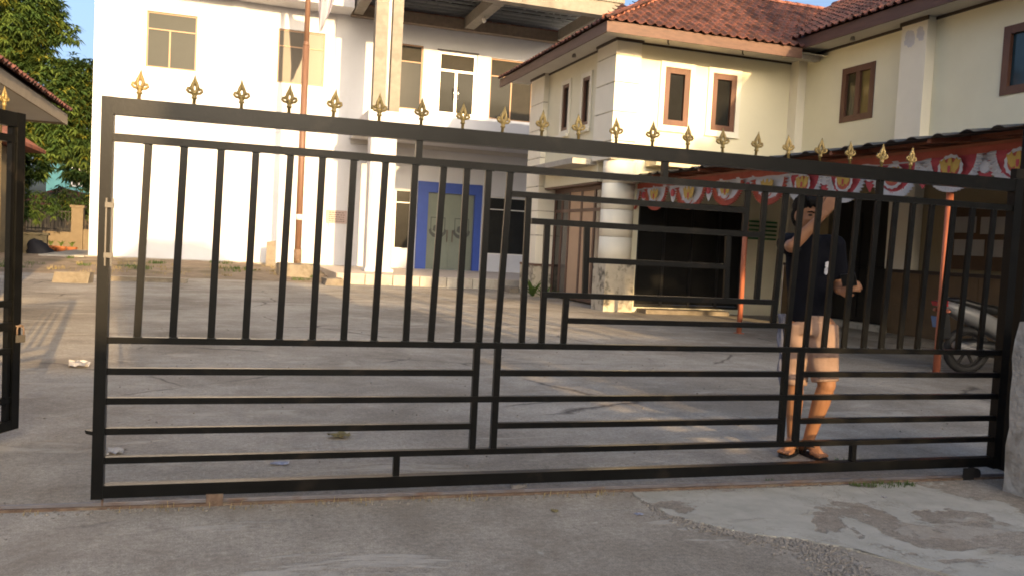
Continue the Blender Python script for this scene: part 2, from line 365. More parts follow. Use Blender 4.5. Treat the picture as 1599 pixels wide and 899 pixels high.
# broken cement apron in front of the gate (right), a real thin slab with a ragged edge
def ragged(pts, amp, sub=7, seed=1):
    rd = random.Random(seed); out = []; n = len(pts); k1 = [rd.uniform(-1, 1) for _ in range(64)]; sub *= 2
    for i in range(n):
        p0, p1, p2, p3 = pts[i-1], pts[i], pts[(i+1) % n], pts[(i+2) % n]
        for k in range(sub):
            t = k/sub; q = [.5*((2*p1[j])+(-p0[j]+p2[j])*t+(2*p0[j]-5*p1[j]+4*p2[j]-p3[j])*t*t+(-p0[j]+3*p1[j]-3*p2[j]+p3[j])*t**3) for j in (0, 1)]
            out.append((q[0]+rd.gauss(0, amp*.28)+amp*k1[(i*5+k//3) % 64]*.6, q[1]+rd.gauss(0, amp*.28)+amp*k1[(i*7+k//2) % 64]*.6))
    return out
def slab(name, poly, z0, z1, m, label=None):
    n = len(poly); cx = sum(p[0] for p in poly)/n; cy = sum(p[1] for p in poly)/n
    mb = MB().add([(x, y, z0) for x, y in poly]+[(x+(cx-x)*.006, y+(cy-y)*.006, z1) for x, y in poly], [tuple(range(n, 2*n))]+[(i, (i+1) % n, n+(i+1) % n, n+i) for i in range(n)])
    return struct(mb.build(name, m, origin=(0, 0, 0)))
PALE = mat('pale cement skim', (.50, .475, .41), .9, 0, .16, 9, .35, 40, (.37, .33, .27), .46, .60, world=True, scale2=2.6)
slab('cement_apron', ragged([(2.06, 3.935), (2.03, 3.62), (2.13, 3.42), (2.28, 3.26), (2.46, 3.16), (2.62, 3.02)], .014, 8, 3)[:80]+[(2.70, 2.86), (2.85, 2.62), (3.05, 2.3), (3.4, 1.8), (9, 1.2), (9, 3.70), (4.4, 3.87)], -.02, .008, K['apron'])

# ------------------------------------------------------------------ gate track
t = thing('gate_track', 'worn steel rail set in the ground under the sliding gate', 'gate track', (2, 4.0, 0))
mb = MB(); TA, TB = Vector((-4, 4.18, 0)), Vector((5.2, 3.905, 0))
d = (TB-TA); pd = Vector((-d.y, d.x, 0)).normalized()
mb.bar(TA+Vector((0, 0, .006)), TB+Vector((0, 0, .006)), .05, .012); mb.build('base_strip', K['rust'], t)
MB().bar(TA+Vector((0, 0, .018)), TB+Vector((0, 0, .018)), .014, .016).build('running_rail', K['track'], t)

# ------------------------------------------------------------------ sliding gate (local: u along x, thickness y, z up)
def finial_mesh():
    f = MB()
    f.lathe([(.0075, -.003), (.0075, .024), (.0125, .027), (.0125, .032), (.009, .036), (.013, .046), (.016, .054), (.009, .062)], n=8)
    for s in (-1, 1):
        f.tube([(0, 0, .05), (s*.009, 0, .060), (s*.0125, 0, .074), (s*.0085, 0, .088), (s*.003, 0, .108), (0, 0, .131)], [.0075, .008, .0085, .0085, .005, .0006], 6)
        f.tube([(s*.004, 0, .046), (s*.014, 0, .050), (s*.024, 0, .052), (s*.032, 0, .060), (s*.029, 0, .070), (s*.021, 0, .072), (s*.018, 0, .066)], [.006, .006, .0065, .0065, .006, .005, .004], 6)
        f.ball((s*.020, 0, .066), .0055, 6)
    f.ball((0, 0, .093), (.006, .005, .012), 6); f.ball((0, 0, .054), (.010, .009, .006), 8)
    return f
FIN = finial_mesh().mesh('finial', K['gold'], smooth=True)
g = frame('sliding_gate', 'wide black steel sliding gate topped with gold fleur-de-lis finials', 'gate')
def zz(z, u): return z + .0055*u*max(0, 1-z/1.5)
def gh(name, u0, u1, z0, z1, th=.032, m='steel'):
    n = max(1, int((u1-u0)/.9)); mb = MB(); vs = []
    for i in range(n+1):
        u = u0+(u1-u0)*i/n
        vs += [(u, -th/2, zz(z0, u)), (u, th/2, zz(z0, u)), (u, th/2, zz(z1, u)), (u, -th/2, zz(z1, u))]
    fs = [(3, 2, 1, 0), tuple(4*n+k for k in range(4))]
    for i in range(n): fs += [(4*i+k, 4*i+(k+1) % 4, 4*i+4+(k+1) % 4, 4*i+4+k) for k in range(4)]
    return mb.add(vs, fs).build(name, K[m], g)
def gv(name, u, z0, z1, wd=.032, th=.03, du=0.):
    th = min(th, .018) if name == 'bar' else th
    if name == 'bar': u += random.uniform(-.004, .004); du += random.uniform(-.005, .005)
    mb = MB(); mb.bar((u+du, 0, zz(z1, u)), (u-du, 0, zz(z0, u)), wd, th, (0, 1, 0)); return mb.build(name, K['steel'], g)
L0, L1 = .048, 4.917
gv('stile', .024, .046, 1.787, .048, .052); gv('stile', 4.946, .036, 1.787, .058, .056)
gh('top_rail', L0, L1, 1.714, 1.786, .05); gh('bottom_rail', L0, L1, .050, .106, .05)
gh('rail', L0, L1, 1.600, 1.634, .034); gh('rail', L0, L1, .729, .758, .034)
gh('rail', L0, L1, .462, .491, .034); gh('rail', L0, L1, .200, .229, .034)
for z0, z1 in ((.592, .622), (.328, .357)):
    for a, b in ((L0, 1.689), (1.828, 3.441), (3.568, L1)): gh('rail', a, b, z0, z1, .031)
for u in (1.705, 1.812, 3.457, 3.552):
    for z0, z1 in ((.491, .729), (.229, .462)): gv('post', u, z0, z1, .031)
for u in (1.333, 3.935): gv('stub', u, .106, .200, .031)
for u in (1.372, 2.656, 3.986): gv('stub', u, 1.634, 1.714, .031)
for u in (.176, .324, .480, .629, .773, .920, 1.066, 1.208, 1.353, 1.483, 1.607, 1.718, 1.819, 3.372, 3.467, 3.587, 3.707, 3.837, 3.972, 4.09, 4.215, 4.343, 4.49, 4.63, 4.785):
    gv('bar', u, .758 if u != 3.372 else .876, 1.600, .031, .03, .008 if u < 3 else .012)
gv('bar', 1.933, .758, 1.480, .03); gv('bar', 2.036, .758, 1.352, .03); gv('bar', 2.155, .758, .990, .03)
gv('bar', 2.247, 1.018, 1.352, .03); gv('bar', 3.055, 1.018, 1.352, .03); gv('bar', 3.152, 1.382, 1.600, .03); gv('bar', 3.252, 1.018, 1.600, .03)
gh('lattice_rail', 1.835, 3.136, 1.480, 1.509, .03); gh('lattice_rail', 1.949, 3.236, 1.352, 1.382, .03)
gh('lattice_rail', 2.263, 3.039, 1.172, 1.200, .03); gh('lattice_rail', 2.020, 3.356, .990, 1.018, .03); gh('lattice_rail', 2.171, 3.451, .862, .890, .03)
for u in (.143, .367, .566, .771, .968, 1.179, 1.377, 1.579, 1.777, 1.978, 2.174, 2.378, 2.578, 2.779, 2.985, 3.184, 3.385, 3.583, 3.778, 3.986, 4.181):
    o = bpy.data.objects.new('finial', FIN); C.objects.link(o); o.parent = g; o.location = (u, 0, 1.786)
    o.rotation_euler = (random.uniform(-.03, .03), random.gauss(0, .045), random.uniform(-.35, .35))
mb = MB(); mb.box(.030, .036, -.043, -.028, 1.065, 1.355); mb.box(.054, .060, -.043, -.028, 1.065, 1.355)
for z in (1.10, 1.315): mb.box(.028, .062, -.047, -.026, z, z+.022)
mb.build('latch_guide', mat('dull latch metal', (.11, .10, .085), .5, .1, .15, 20), g)
mb = MB(); mb.box(.475, .548, -.028, -.022, -.012, .056)
wb = mb.build('roller_bracket', K['rust'], g)
MB().tube([(.513, -.034, .020), (.513, -.020, .020)], .007, 8).build('axle_bolt', K['rust'], wb)
mb = MB(); mb.box(4.70, 4.78, -.03, -.024, -.01, .072); wb = mb.build('roller_bracket', K['iron'], g)
MB().tube([(4.80, -.025, .034), (4.80, .02, .034)], .034, 14).build('roller', K['iron'], wb)
MB().tube([(.513, -.012, .034), (.513, .018, .034)], .03, 14).build('roller', K['rust'], g)
MB().box(.040, .048, -.006, .006, .004, .047).build('guide_pin', K['rust'], g)
MB().prism([(-.032, .352), (.0, .345), (.0, .328), (-.027, .336)], -.02, .012).build('stop_tab', K['steel'], g)
rd = random.Random(3)
mb = MB()
for u in (.176, .324, .480, .629, .773, .920, 1.066, 1.208, 1.353, 1.483, 1.607, 1.718, 1.819, 1.933, 2.036, 2.155, 3.467, 3.587, 3.707, 3.837, 3.972, 4.09, 4.215, 4.343, 4.49, 4.63, 4.785):
    for s in (-1, 1):
        mb.ball((u+s*.014-.008, -.014, zz(.759, u)), (rd.uniform(.004, .008), .005, .004), 6)
        if not 1.85 < u < 2.2: mb.ball((u+s*.014+.008, -.014, 1.599), (rd.uniform(.004, .008), .005, .004), 6)
stuff(mb.build('weld_beads', mat('painted weld', (.02, .024, .022), .5, 0, .2, 20), g))
put(g, (-.54, 4.075, 0), R(-1.6465))

# ------------------------------------------------------------------ swung-open left leaf and its padlock
lf = frame('gate_leaf', 'black steel swing gate leaf standing open at the left edge', 'gate leaf')
def lb(name, a, b, wd, th): return MB().bar(a, b, wd, th, (0, 1, 0)).build(name, K['steel'], lf)
# local x runs from the free stile back towards the hinge
lb('stile', (.032, 0, .07), (.032, 0, 1.825), .06, .05); lb('inner_stile', (.080, 0, .126), (.080, 0, 1.744), .026, .03); lb('hinge_stile', (2.2, 0, .05), (2.2, 0, 1.825), .06, .05)
for z0, z1, th in ((1.745, 1.823, .048), (1.66, 1.70, .034), (.762, .796, .034), (.63, .675, .04), (.50, .532, .034), (.225, .258, .034), (.07, .125, .048)):
    lb('rail', (.064, 0, (z0+z1)/2), (2.168, 0, (z0+z1)/2), th, z1-z0) if False else MB().box(.063, 2.169, -th/2, th/2, z0, z1).build('rail', K['steel'], lf)
for k in range(12): lb('bar', (.28+.155*k, 0, .797), (.28+.155*k, 0, 1.659), .03, .028)
for k in range(8):
    o = bpy.data.objects.new('finial', FIN); C.objects.link(o); o.parent = lf; o.location = (.14+.25*k, 0, 1.823)
LA = math.atan2(-.90, -.42)
MB().box(.020, .044, .0255, .056, .648, .656).build('hasp', K['rust'], lf)
put(lf, (-1.122, 5.42, 0), LA)
pk = frame('padlock', 'old padlock hanging from the open gate leaf at left', 'padlock')
MB().tube([(-.016, 0, .035), (-.016, 0, .075), (-.010, 0, .092), (0, 0, .097), (.010, 0, .092), (.016, 0, .075), (.016, 0, .035)], .0045, 8).build('shackle', K['rust'], pk, True)
MB().box(-.024, .024, -.012, .012, 0, .042).build('lock_body', K['sheen'], pk)
put(pk, (-1.095, 5.372, .562), R(20))

# ------------------------------------------------------------------ right gate pillar and guide post
t = thing('gate_pillar', 'low grey cement pillar beside the closed end of the gate', 'pillar', (4.5, 3.72, 0))
mb = MB(); n = 10
for i in range(n+1):
    z = -.03+.998*i/n
    for x, y in ((4.20, 3.22), (5.2, 3.19), (5.2, 3.66), (4.185, 3.66)):
        j = random.uniform(-.008, .008); mb.v.append((x+j+.03*(1 if i == n else 0)*(x < 4.5), y+random.uniform(-.006, .006), z))
for i in range(n):
    for k in range(4): mb.f.append((4*i+k, 4*i+(k+1) % 4, 4*i+4+(k+1) % 4, 4*i+4+k))
mb.f.append(tuple(4*n+k for k in range(4)))
mb.build('shaft', K['plaster'], t)
t = thing('guide_post', 'tall black steel post at the right end of the gate', 'post', (4.5, 4.06, 0))
MB().box(4.635, 4.76, 4.03, 4.12, 0, 2.13).build('upright', K['steel'], t)
MB().box(4.46, 4.70, 3.985, 4.028, 1.80, 1.86).build('guide_arm', K['steel'], t)

# ------------------------------------------------------------------ white two-storey building
YF = 28.0
wb_ = thing('white_building', 'two storey white office building with blue door frame and raw concrete canopy', 'building', (3, YF, 0))
fy = FY(YF)
holes = [(-2.58, -1.17, 5.94, 7.585), (1.19, 2.615, 5.88, 7.54),
         (4.48, 5.78, 5.46, 7.55), (6.30, 7.61, 5.41, 7.47), (8.09, 9.62, 5.41, 7.44),
         (5.08, 5.755, .90, 2.83), (5.83, 7.98, .262, 3.145), (8.19, 9.78, .86, 2.81)]
mb = MB(); up_h = [h for h in holes if h[2] > 4.3]; lo_h = [h for h in holes if h[2] < 4.3]
holed_wall(mb, fy, -3.98, 11.6, 4.335, 9.4, up_h, .25)
holed_wall(mb, fy, -3.98, 11.6, .27, 4.30, lo_h, .25)
fbox(mb, fy, -3.98, 11.6, .03, .06, 4.30, 4.335)
mb.box(-3.98, -3.90, 28.25, 38, .2, 9.4)
mb.build('wall', K['white'], wb_)
for a0, a1 in ((-.19, .215), (2.95, 3.42)):
    MB().box(a0, a1, YF-.05, YF-.004, .27, 8.2).build('pilaster', K['white'], wb_)
mb = MB().box(-4.3, 3.36, 26.95, 28.4, 8.2, 8.95); mb.build('eave_slab', K['white'], wb_)
MB().box(-5.1, 2.55, 27.62, 29, 0, .262).build('plinth_ledge', K['conclight'], wb_)
MB().box(-5.15, -3.99, 27.25, 33, 0, .258).build('side_step', K['conclight'], wb_)
# platform in front of the entrance
mb = MB(); n = 26
mb.add([(2.55, 28, .27), (2.62, 22.45, .27), (12, 22.2, .27), (12, 28, .27), (2.55, 28, -.03), (2.62, 22.45, -.03), (12, 22.2, -.03), (12, 28, -.03)], [(0, 1, 2, 3), (1, 5, 6, 2), (0, 4, 5, 1)])
mb.build('entrance_platform', K['floor'], wb_)
for k in range(9):
    x0 = 2.64+.72*k; MB().box(x0, x0+.70, 22.40-.027*k*.72-.03, 22.46, -.02, .262+random.uniform(-.01, .004)).build('edge_stone', K['conclight'], wb_)
# upper windows
window(wb_, fy, -2.58, -1.17, 5.94, 7.585, K['tanalu'], K['greyglass'], hs=(7.08,), cellv=[(-1.93,), ()], fw_=.045)
window(wb_, fy, 1.19, 2.615, 5.88, 7.54, K['tanalu'], K['sunglass'], hs=(7.03,), cellv=[(1.96,), ()], fw_=.045)
window(wb_, fy, 4.48, 5.78, 5.46, 7.55, K['tanalu'], K['greyglass'], hs=(7.0,), cellv=[(), ()], gms=[K['dimglass'], K['transom']], fw_=.045)
window(wb_, fy, 6.30, 7.61, 5.41, 7.47, K['whitealu'], K['greyglass'], hs=(6.86,), cellv=[(6.93,), ()], gms=[K['dimglass'], K['dimglass'], K['transom']], fw_=.085, name='balcony_door')
mb = MB()
for s in (-1, 1): mb.tube([(6.93+s*.07, YF+.045, 5.92), (6.93+s*.07, YF-.01, 5.96), (6.93+s*.07, YF-.01, 6.28), (6.93+s*.07, YF+.045, 6.32)], .016, 6)
mb.build('door_handles', K['chrome'], wb_, True)
fbox(MB(), fy, 6.24, 7.66, -.03, -.004, 7.475, 7.51).build('drip_mould', K['darkline'], wb_)
window(wb_, fy, 8.09, 9.62, 5.41, 7.44, K['tanalu'], K['greyglass'], hs=(6.86,), cellv=[(8.86,), ()], gms=[K['dimglass'], K['transom'], K['transom']], fw_=.045)
# lower openings
window(wb_, fy, 5.08, 5.755, .90, 2.83, K['whitealu'], K['darkglass'], hs=(2.42,), fw_=.03)
window(wb_, fy, 8.19, 9.78, .86, 2.81, K['whitealu'], K['darkglass'], hs=(2.39,), cellv=[(9.0,), (9.0,)], fw_=.035)
MB().box(9.80, 9.95, YF-.03, YF-.004, .30, 2.85).build('white_jamb', K['whitealu'], wb_)
mb = MB(); mb.box(5.80, 6.15, YF-.10, YF+.2, .272, 3.155); mb.box(7.745, 7.99, YF-.10, YF+.2, .272, 3.155); mb.box(6.15, 7.745, YF-.097, YF+.2, 2.81, 3.153)
mb.build('door_surround', K['blue'], wb_)
gd = window(wb_, fy, 6.152, 7.743, .275, 2.808, K['doorglass'], K['doorglass'], hs=(2.40,), cellv=[(6.95,), ()], fw_=.035, d=.03, name='glass_door')
# emblem stickers on the two door leaves
def emblem(cx, z):
    mb = MB(); y0, y1 = YF+.043, YF+.049
    for (a0, a1, b0, b1) in ((-.25, .25, .36, .385), (-.25, -.225, .0, .36), (.225, .25, .0, .36)): mb.box(cx+a0, cx+a1, y0, y1, z+b0, z+b1)
    for s in (-1, 1):
        mb.prism([(cx+s*.02, z-.30), (cx+s*.16, z-.27), (cx+s*.27, z-.16), (cx+s*.30, z-.04), (cx+s*.22, z+.02), (cx+s*.20, z-.10), (cx+s*.12, z-.16), (cx+s*.02, z-.18)], y0, y1)
        mb.prism([(cx+s*.05, z-.12), (cx+s*.17, z-.05), (cx+s*.14, z+.10), (cx+s*.04, z+.14)], y0+.0012, y1-.0012)
    mb.prism([(cx-.03, z-.15), (cx+.03, z-.15), (cx+.05, z+.13), (cx, z+.17), (cx-.05, z+.13)], y0+.0006, y1-.0006)
    return mb
stick = mat('dark etched emblem', (.055, .06, .055), .5)
for cx in (6.54, 7.36): emblem(cx, 1.62).build('door_emblem', stick, gd)
mb = MB()
for s in (-1, 1): mb.box(6.95+s*.09-.012, 6.95+s*.09+.012, YF-.02, YF+.03, 1.2, 1.6)
mb.build('pull_handles', K['ink'], gd)
# plaque by the column
pq = MB().box(2.87, 3.52, YF-.075, YF-.053, 1.61, 2.025).build('wall_plaque', K['plaque'], wb_)
mb = MB(); rd = random.Random(5)
for k in range(5):
    x = 2.95; zc = 1.95-.068*k
    while x < 3.42:
        l = rd.uniform(.03, .09); mb.box(x, min(x+l, 3.44), YF-.079, YF-.076, zc-.011, zc+.011); x += l+.022
stuff(mb.build('plaque_lines', K['ink'], pq))
# porch: slab, round-edged column below, pair of raw columns above
MB().box(3.5, 11, 24.0, 27.94, 4.33, 4.745).build('porch_slab', K['white'], wb_)
mb = MB().box(3.52, 11, 27.90, 27.97, 4.20, 4.328); mb.build('soffit_mould', K['soffit'], wb_)
c = [(-.36, -.28), (-.28, -.36), (.28, -.36), (.36, -.28), (.36, .28), (.28, .36), (-.28, .36), (-.36, .28)]
MB().add([(3.975+x, 24.40+y, z) for z in (.272, 4.328) for x, y in c], [tuple(range(7, -1, -1)), tuple(range(8, 16))]+[(i, (i+1) % 8, 8+(i+1) % 8, 8+i) for i in range(8)]).build('porch_column', K['white'], wb_)
MB().box(3.58, 4.37, 24.0, 24.8, .274, .36).build('column_base', K['white'], wb_)
cl = MB().lathe([(.24, 0), (.24, .06), (.17, .075), (.0005, .075)], (6.95, 26, 4.255), 18).build('ceiling_lamp', K['lamp'], wb_)
MB().box(3.595, 3.935, 24.02, 24.36, 4.747, 8.2).build('canopy_column', K['concrete'], wb_)
MB().box(4.065, 4.345, 24.02, 24.36, 4.747, 8.2).build('canopy_column', K['concrete'], wb_)
MB().tube([(4.0, 24.2, 4.747), (4.0, 24.2, 9)], .055, 10).build('rain_pipe', K['pipe'], wb_, True)
MB().box(3.4, 11.0, 24.0, 24.36, 8.202, 8.62).build('canopy_beam', K['concrete'], wb_)
for x0, x1 in ((3.42, 3.72), (7.02, 7.36), (10.3, 10.64)):
    MB().box(x0, x1, 24.36, 27.7, 8.206, 8.56).build('canopy_beam', K['concrete'], wb_)
MB().box(3.37, 11.0, 27.70, 27.99, 8.16, 8.50).build('canopy_beam', mat('brown shuttered concrete', (.22, .17, .125), .9, 0, .18, 6, .3, 30), wb_)
mb = MB()
for k in range(46):
    x = 3.42+.163*k; mb.box(x, x+.15, 27.72, 27.95, 8.502, 8.535+rd.uniform(0, .02))
stuff(mb.build('brick_topping', K['brickred'], wb_))
for k in range(9):
    y = 24.5+.4*k; MB().box(3.75, 10.9, y, y+.04, 8.66, 8.72).build('truss_chord', K['galv'], wb_)
for k in range(9):
    x = 4.1+.8*k
    o = MB().box(x, x+.04, 24.4, 27.9, 8.93, 9.0); o.build('truss_purlin', K['galv'], wb_)
for k in range(16):
    x = 3.9+.43*k; y = 24.52+.4*(k % 5)+.01
    mb = MB()
    for q in range(2):
        yy = y+1.2*q
        if yy < 27.8: mb.bar((x, yy, 8.72), (x+.3, yy, 8.97), .035, .03); mb.bar((x+.3, yy, 8.97), (x+.42, yy, 8.72), .035, .03)
    mb.build('truss_web', K['galv'], wb_)
MB().box(3.38, 11.0, 23.95, 24.30, 8.622, 9.018).build('canopy_sun_block', K['concrete'], wb_)  # added on the unseen beam top to keep sun strips off the wall
MB().box(3.3, 11.2, 23.9, 28.2, 9.02, 9.06).build('canopy_roof', K['darksheet'], wb_)
MB().ball((7.19, 25.9, 8.09), (.07, .07, .1), 10).build('bulb', K['bulb'], wb_, True)
MB().box(-3.9, 11.6, 28.25, 38, 9.39, 9.45).build('roof_deck', K['conclight'], wb_)

# ------------------------------------------------------------------ tiles
TW, TR = .2, .285
def tile_mb(w=TW, l=.345):
    prof = [(-.5, .012), (-.38, .002), (-.2, -.004), (-.02, .004), (.1, .030), (.24, .046), (.38, .038), (.47, .016), (.52, .006)]
    mb = MB(); n = len(prof)
    for y, zo in ((0, .030), (l, .004)):
        for x, z in prof: mb.v.append((x*w, y, z+zo))
    for y, zo in ((0, .012), (l, -.010)):
        for x, z in prof: mb.v.append((x*w, y, z+zo))
    for i in range(n-1): mb.f += [(i, i+1, n+i+1, n+i), (2*n+i+1, 2*n+i, 3*n+i, 3*n+i+1), (i+1, i, 2*n+i, 2*n+i+1), (n+i, n+i+1, 3*n+i+1, 3*n+i)]
    return mb
TILE = tile_mb().mesh('tile', K['tile'], smooth=False)
def hip_mb(l=.36):
    mb = MB(); n = 8
    for y, r in ((0, .105), (l, .09)):
        for k in range(n+1): a = pi*k/n; mb.v.append((r*cos(a), y, r*sin(a)*.9))
    for y, r in ((0, .088), (l, .073)):
        for k in range(n+1): a = pi*k/n; mb.v.append((r*cos(a), y, r*sin(a)*.9))
    m = n+1
    for k in range(n): mb.f += [(k, k+1, m+k+1, m+k), (2*m+k+1, 2*m+k, 3*m+k, 3*m+k+1), (k+1, k, 2*m+k, 2*m+k+1), (m+k, m+k+1, 3*m+k+1, 3*m+k)]
    return mb
HIPT = hip_mb().mesh('ridge_tile', K['hiptile'], smooth=True)
def place(mesh, name, parent, mtx):
    o = bpy.data.objects.new(name, mesh); C.objects.link(o); o.parent = parent
    pw = W[parent]; m = mtx.copy(); m.translation = m.translation-pw; o.matrix_local = m; return o
def basis(ex, ey, loc):
    ex = Vector(ex).normalized(); ey = Vector(ey).normalized(); ez = ex.cross(ey)
    m = Matrix.Identity(4)
    for i in range(3): m[i][0], m[i][1], m[i][2], m[i][3] = ex[i], ey[i], ez[i], loc[i]
    return m
def tile_slope(roof, origin, ex, ehor, pitch, ncol, nrow, keep, single):
    """tiles on a slope: ex along the eave, ehor horizontal up-slope; single(c,r) -> own object, else joined stuff"""
    ex = Vector(ex); eh = Vector(ehor); ey = eh*cos(pitch)+Vector((0, 0, sin(pitch))); rest = MB(); tm = tile_mb()
    for r in range(nrow):
        for c in range(ncol):
            a, b = (c+.5)*TW, r*TR
            if not keep(a, b*cos(pitch)): continue
            m = basis(ex, ey, Vector(origin)+ex*(a+random.uniform(-.009, .009))+ey*(b+random.uniform(-.018, .014)-(.05 if random.random() < .02 else 0)))
            if single(c, r): place(TILE, 'tile', roof, m @ Matrix.Rotation(random.gauss(0, .028), 4, 'Z') @ Matrix.Rotation(random.gauss(0, .03), 4, 'Y'))
            else: rest.add([m @ Vector(v) for v in tm.v], tm.f)
    if rest.v: stuff(rest.build('tiles', K['tile'], roof))
def cap_line(roof, a, b, step=.31):
    a, b = Vector(a), Vector(b); d = (b-a); n = int(d.length/step); d.normalize(); x = d.cross(Vector((0, 0, 1))).normalized()
    for k in range(n): place(HIPT, 'ridge_tile', roof, basis(x, d, a+d*step*k+Vector((0, 0, -.01 if k else .01))))

# ------------------------------------------------------------------ cream annex (in front of the white building, right of centre)
PT = R(29.6); TP = math.tan(PT)
an = thing('annex', 'cream two storey annex with hipped clay tile roof and twin narrow windows', 'building', (9, 18, 0))
EX, EY, EZ, RY = 6.53, 14.95, 5.50, 18.30
fa = FY(15.93); fl = FX(7.27)
mb = MB(); AH = [(8.36, 8.82, 3.91, 4.95), (9.475, 9.925, 3.90, 4.95)]; GL = [(7.9, 10.45, .1, 2.3)]
holed_wall(mb, fa, 7.6, 11.45, 0, 5.45, AH+GL, .25)
LH = [(18.54, 18.96, 3.93, 5.0), (17.33, 17.75, 3.92, 4.97)]
holed_wall(mb, fl, 16.7, 20.9, 2.66, 5.45, LH, .2)
mb.box(7.27, 11.4, 20.9, 21.1, 0, 5.45)
mb.build('wall', K['cream'], an)
# corner columns with recessed joints (courses)
def course_column(x0, x1, y0, y1, cuts, m, house, nm='corner_block'):
    for k in range(len(cuts)-1):
        MB().box(x0, x1, y0, y1, cuts[k]+.012, cuts[k+1]-.012).build(nm, m, house)
    MB().box(x0+.02, x1-.02, y0+.02, y1-.02, cuts[0], cuts[-1]).build('column_core', K['dirtybase'], house)
course_column(7.14, 7.69, 15.80, 16.74, [3.05, 3.42, 4.0, 4.58, 5.12, 5.44], K['creamlight'], an)
course_column(7.14, 7.60, 19.95, 20.90, [.75, 1.5, 2.1, 2.7, 3.4, 4.1, 4.75, 5.44], K['creamlight'], an)
MB().box(7.10, 7.64, 19.92, 20.94, 0, .74).build('column_base', K['dirtybase'], an)
MB().box(7.09, 7.65, 19.90, 20.96, .742, .80).build('column_band', K['fascia'], an)
# lower round-fronted pillar at the near corner
oc = [(cos(2*pi*k/16+.2), sin(2*pi*k/16+.2)) for k in range(16)]
def pillar(z0, z1, r, m, nm): MB().add([(7.49+r*x, 16.1+r*y, z) for z in (z0, z1) for x, y in oc], [tuple(range(15, -1, -1)), tuple(range(16, 32))]+[(i, (i+1) % 16, 16+(i+1) % 16, 16+i) for i in range(16)]).build(nm, m, an, True)
for k, (z0, z1) in enumerate(((.98, 1.5), (1.51, 2.05), (2.06, 2.58), (2.59, 3.04))): pillar(z0, z1, .34, K['creamlight'], 'pillar_drum')
MB().box(7.16, 7.80, 15.78, 16.4, .0, .97).build('pillar_base', K['dirtybase'], an)
# ground-floor glazing on the left side
peach = MB().box(7.95, 8.0, 16.8, 19.95, 0, 2.9).build('inner_wall', K['peach'], an)
MB().box(7.93, 7.949, 17.6, 18.5, 1.0, 2.3).build('inner_window', K['darkglass'], an)
fg = FX(7.5)
window(an, fg, 16.86, 19.90, .05, 2.62, K['fascia'], K['darkglass'], hs=(2.1,), cellv=[(17.45, 18.2, 18.95, 19.4), (17.45, 18.2, 18.95, 19.4)], fw_=.09, name='glazed_front', gms=[mat('smoky glass', (.10, .085, .07), .1, 0, .1, 2), K['peach'], K['peach'], mat('smoky brown glass', (.10, .09, .08), .1), K['darkglass']])
MB().box(7.3, 7.9, 16.75, 19.95, 2.62, 2.66).build('lintel', K['fascia'], an)
MB().box(6.72, 7.265, 16.78, 19.92, 3.0, 3.115).build('door_canopy', K['conclight'], an)
MB().box(7.7, 8.0, 16.82, 19.9, 0, .45).build('low_dado', mat('brown dado', (.16, .12, .08), .7), an)
# concrete ledge over the ground floor at front
MB().box(7.98, 11.40, 15.45, 15.925, 2.96, 3.12).build('front_ledge', mat('weathered cream ledge', (.62, .54, .36), .85, 0, .15, 5, .2, 30), an)
# front windows with plaster surround
for (a0, a1, z0, z1) in ((8.30, 8.88, 3.84, 5.02), (9.41, 9.985, 3.835, 5.02)):
    mb = MB(); b = .105
    fbox(mb, fa, a0-b, a0, -.035, -.002, z0-b, z1+b); fbox(mb, fa, a1, a1+b, -.035, -.002, z0-b, z1+b); fbox(mb, fa, a0, a1, -.033, -.004, z1, z1+b); fbox(mb, fa, a0, a1, -.033, -.004, z0-b, z0)
    fbox(mb, fa, a0-b-.02, a1+b+.02, -.055, -.036, z0-b-.02, z0-b+.02)
    mb.build('window_surround', K['creamlight'], an)
    window(an, fa, a0+.003, a1-.003, z0+.003, z1-.003, K['wood'], K['darkglass'], fw_=.115, d=-.02, t=.12)
for (a0, a1, z0, z1) in LH:
    mb = MB(); b = .09
    fbox(mb, fl, a0-b, a0, -.03, -.002, z0-b, z1+b); fbox(mb, fl, a1, a1+b, -.03, -.002, z0-b, z1+b); fbox(mb, fl, a0, a1, -.028, -.004, z1, z1+b); fbox(mb, fl, a0, a1, -.028, -.004, z0-b, z0)
    mb.build('window_surround', K['creamlight'], an)
    window(an, fl, a0+.003, a1-.003, z0+.003, z1-.003, K['wood'], K['darkglass'], fw_=.07, d=-.01, t=.1)
    fbox(MB(), fl, a0-.12, a1+.12, -.10, -.032, z0-.16, z0-.10).build('window_sill', K['creamlight'], an)
# dark glass doors under the carport
window(an, fa, 7.9, 10.45, .1, 2.3, K['black'], K['darkglass'], vs=(8.55, 9.2, 9.85), fw_=.06, d=.05, name='glass_door')
fbox(MB(), fa, 7.98, 9.9, -.42, -.004, 0, .085).build('door_step', K['kerb'], an)
for k in range(5): fbox(MB(), fa, 10.50, 11.2, -.03, -.004, 1.62+.09*k, 1.66+.09*k).build('green_slat', K['green'], an)
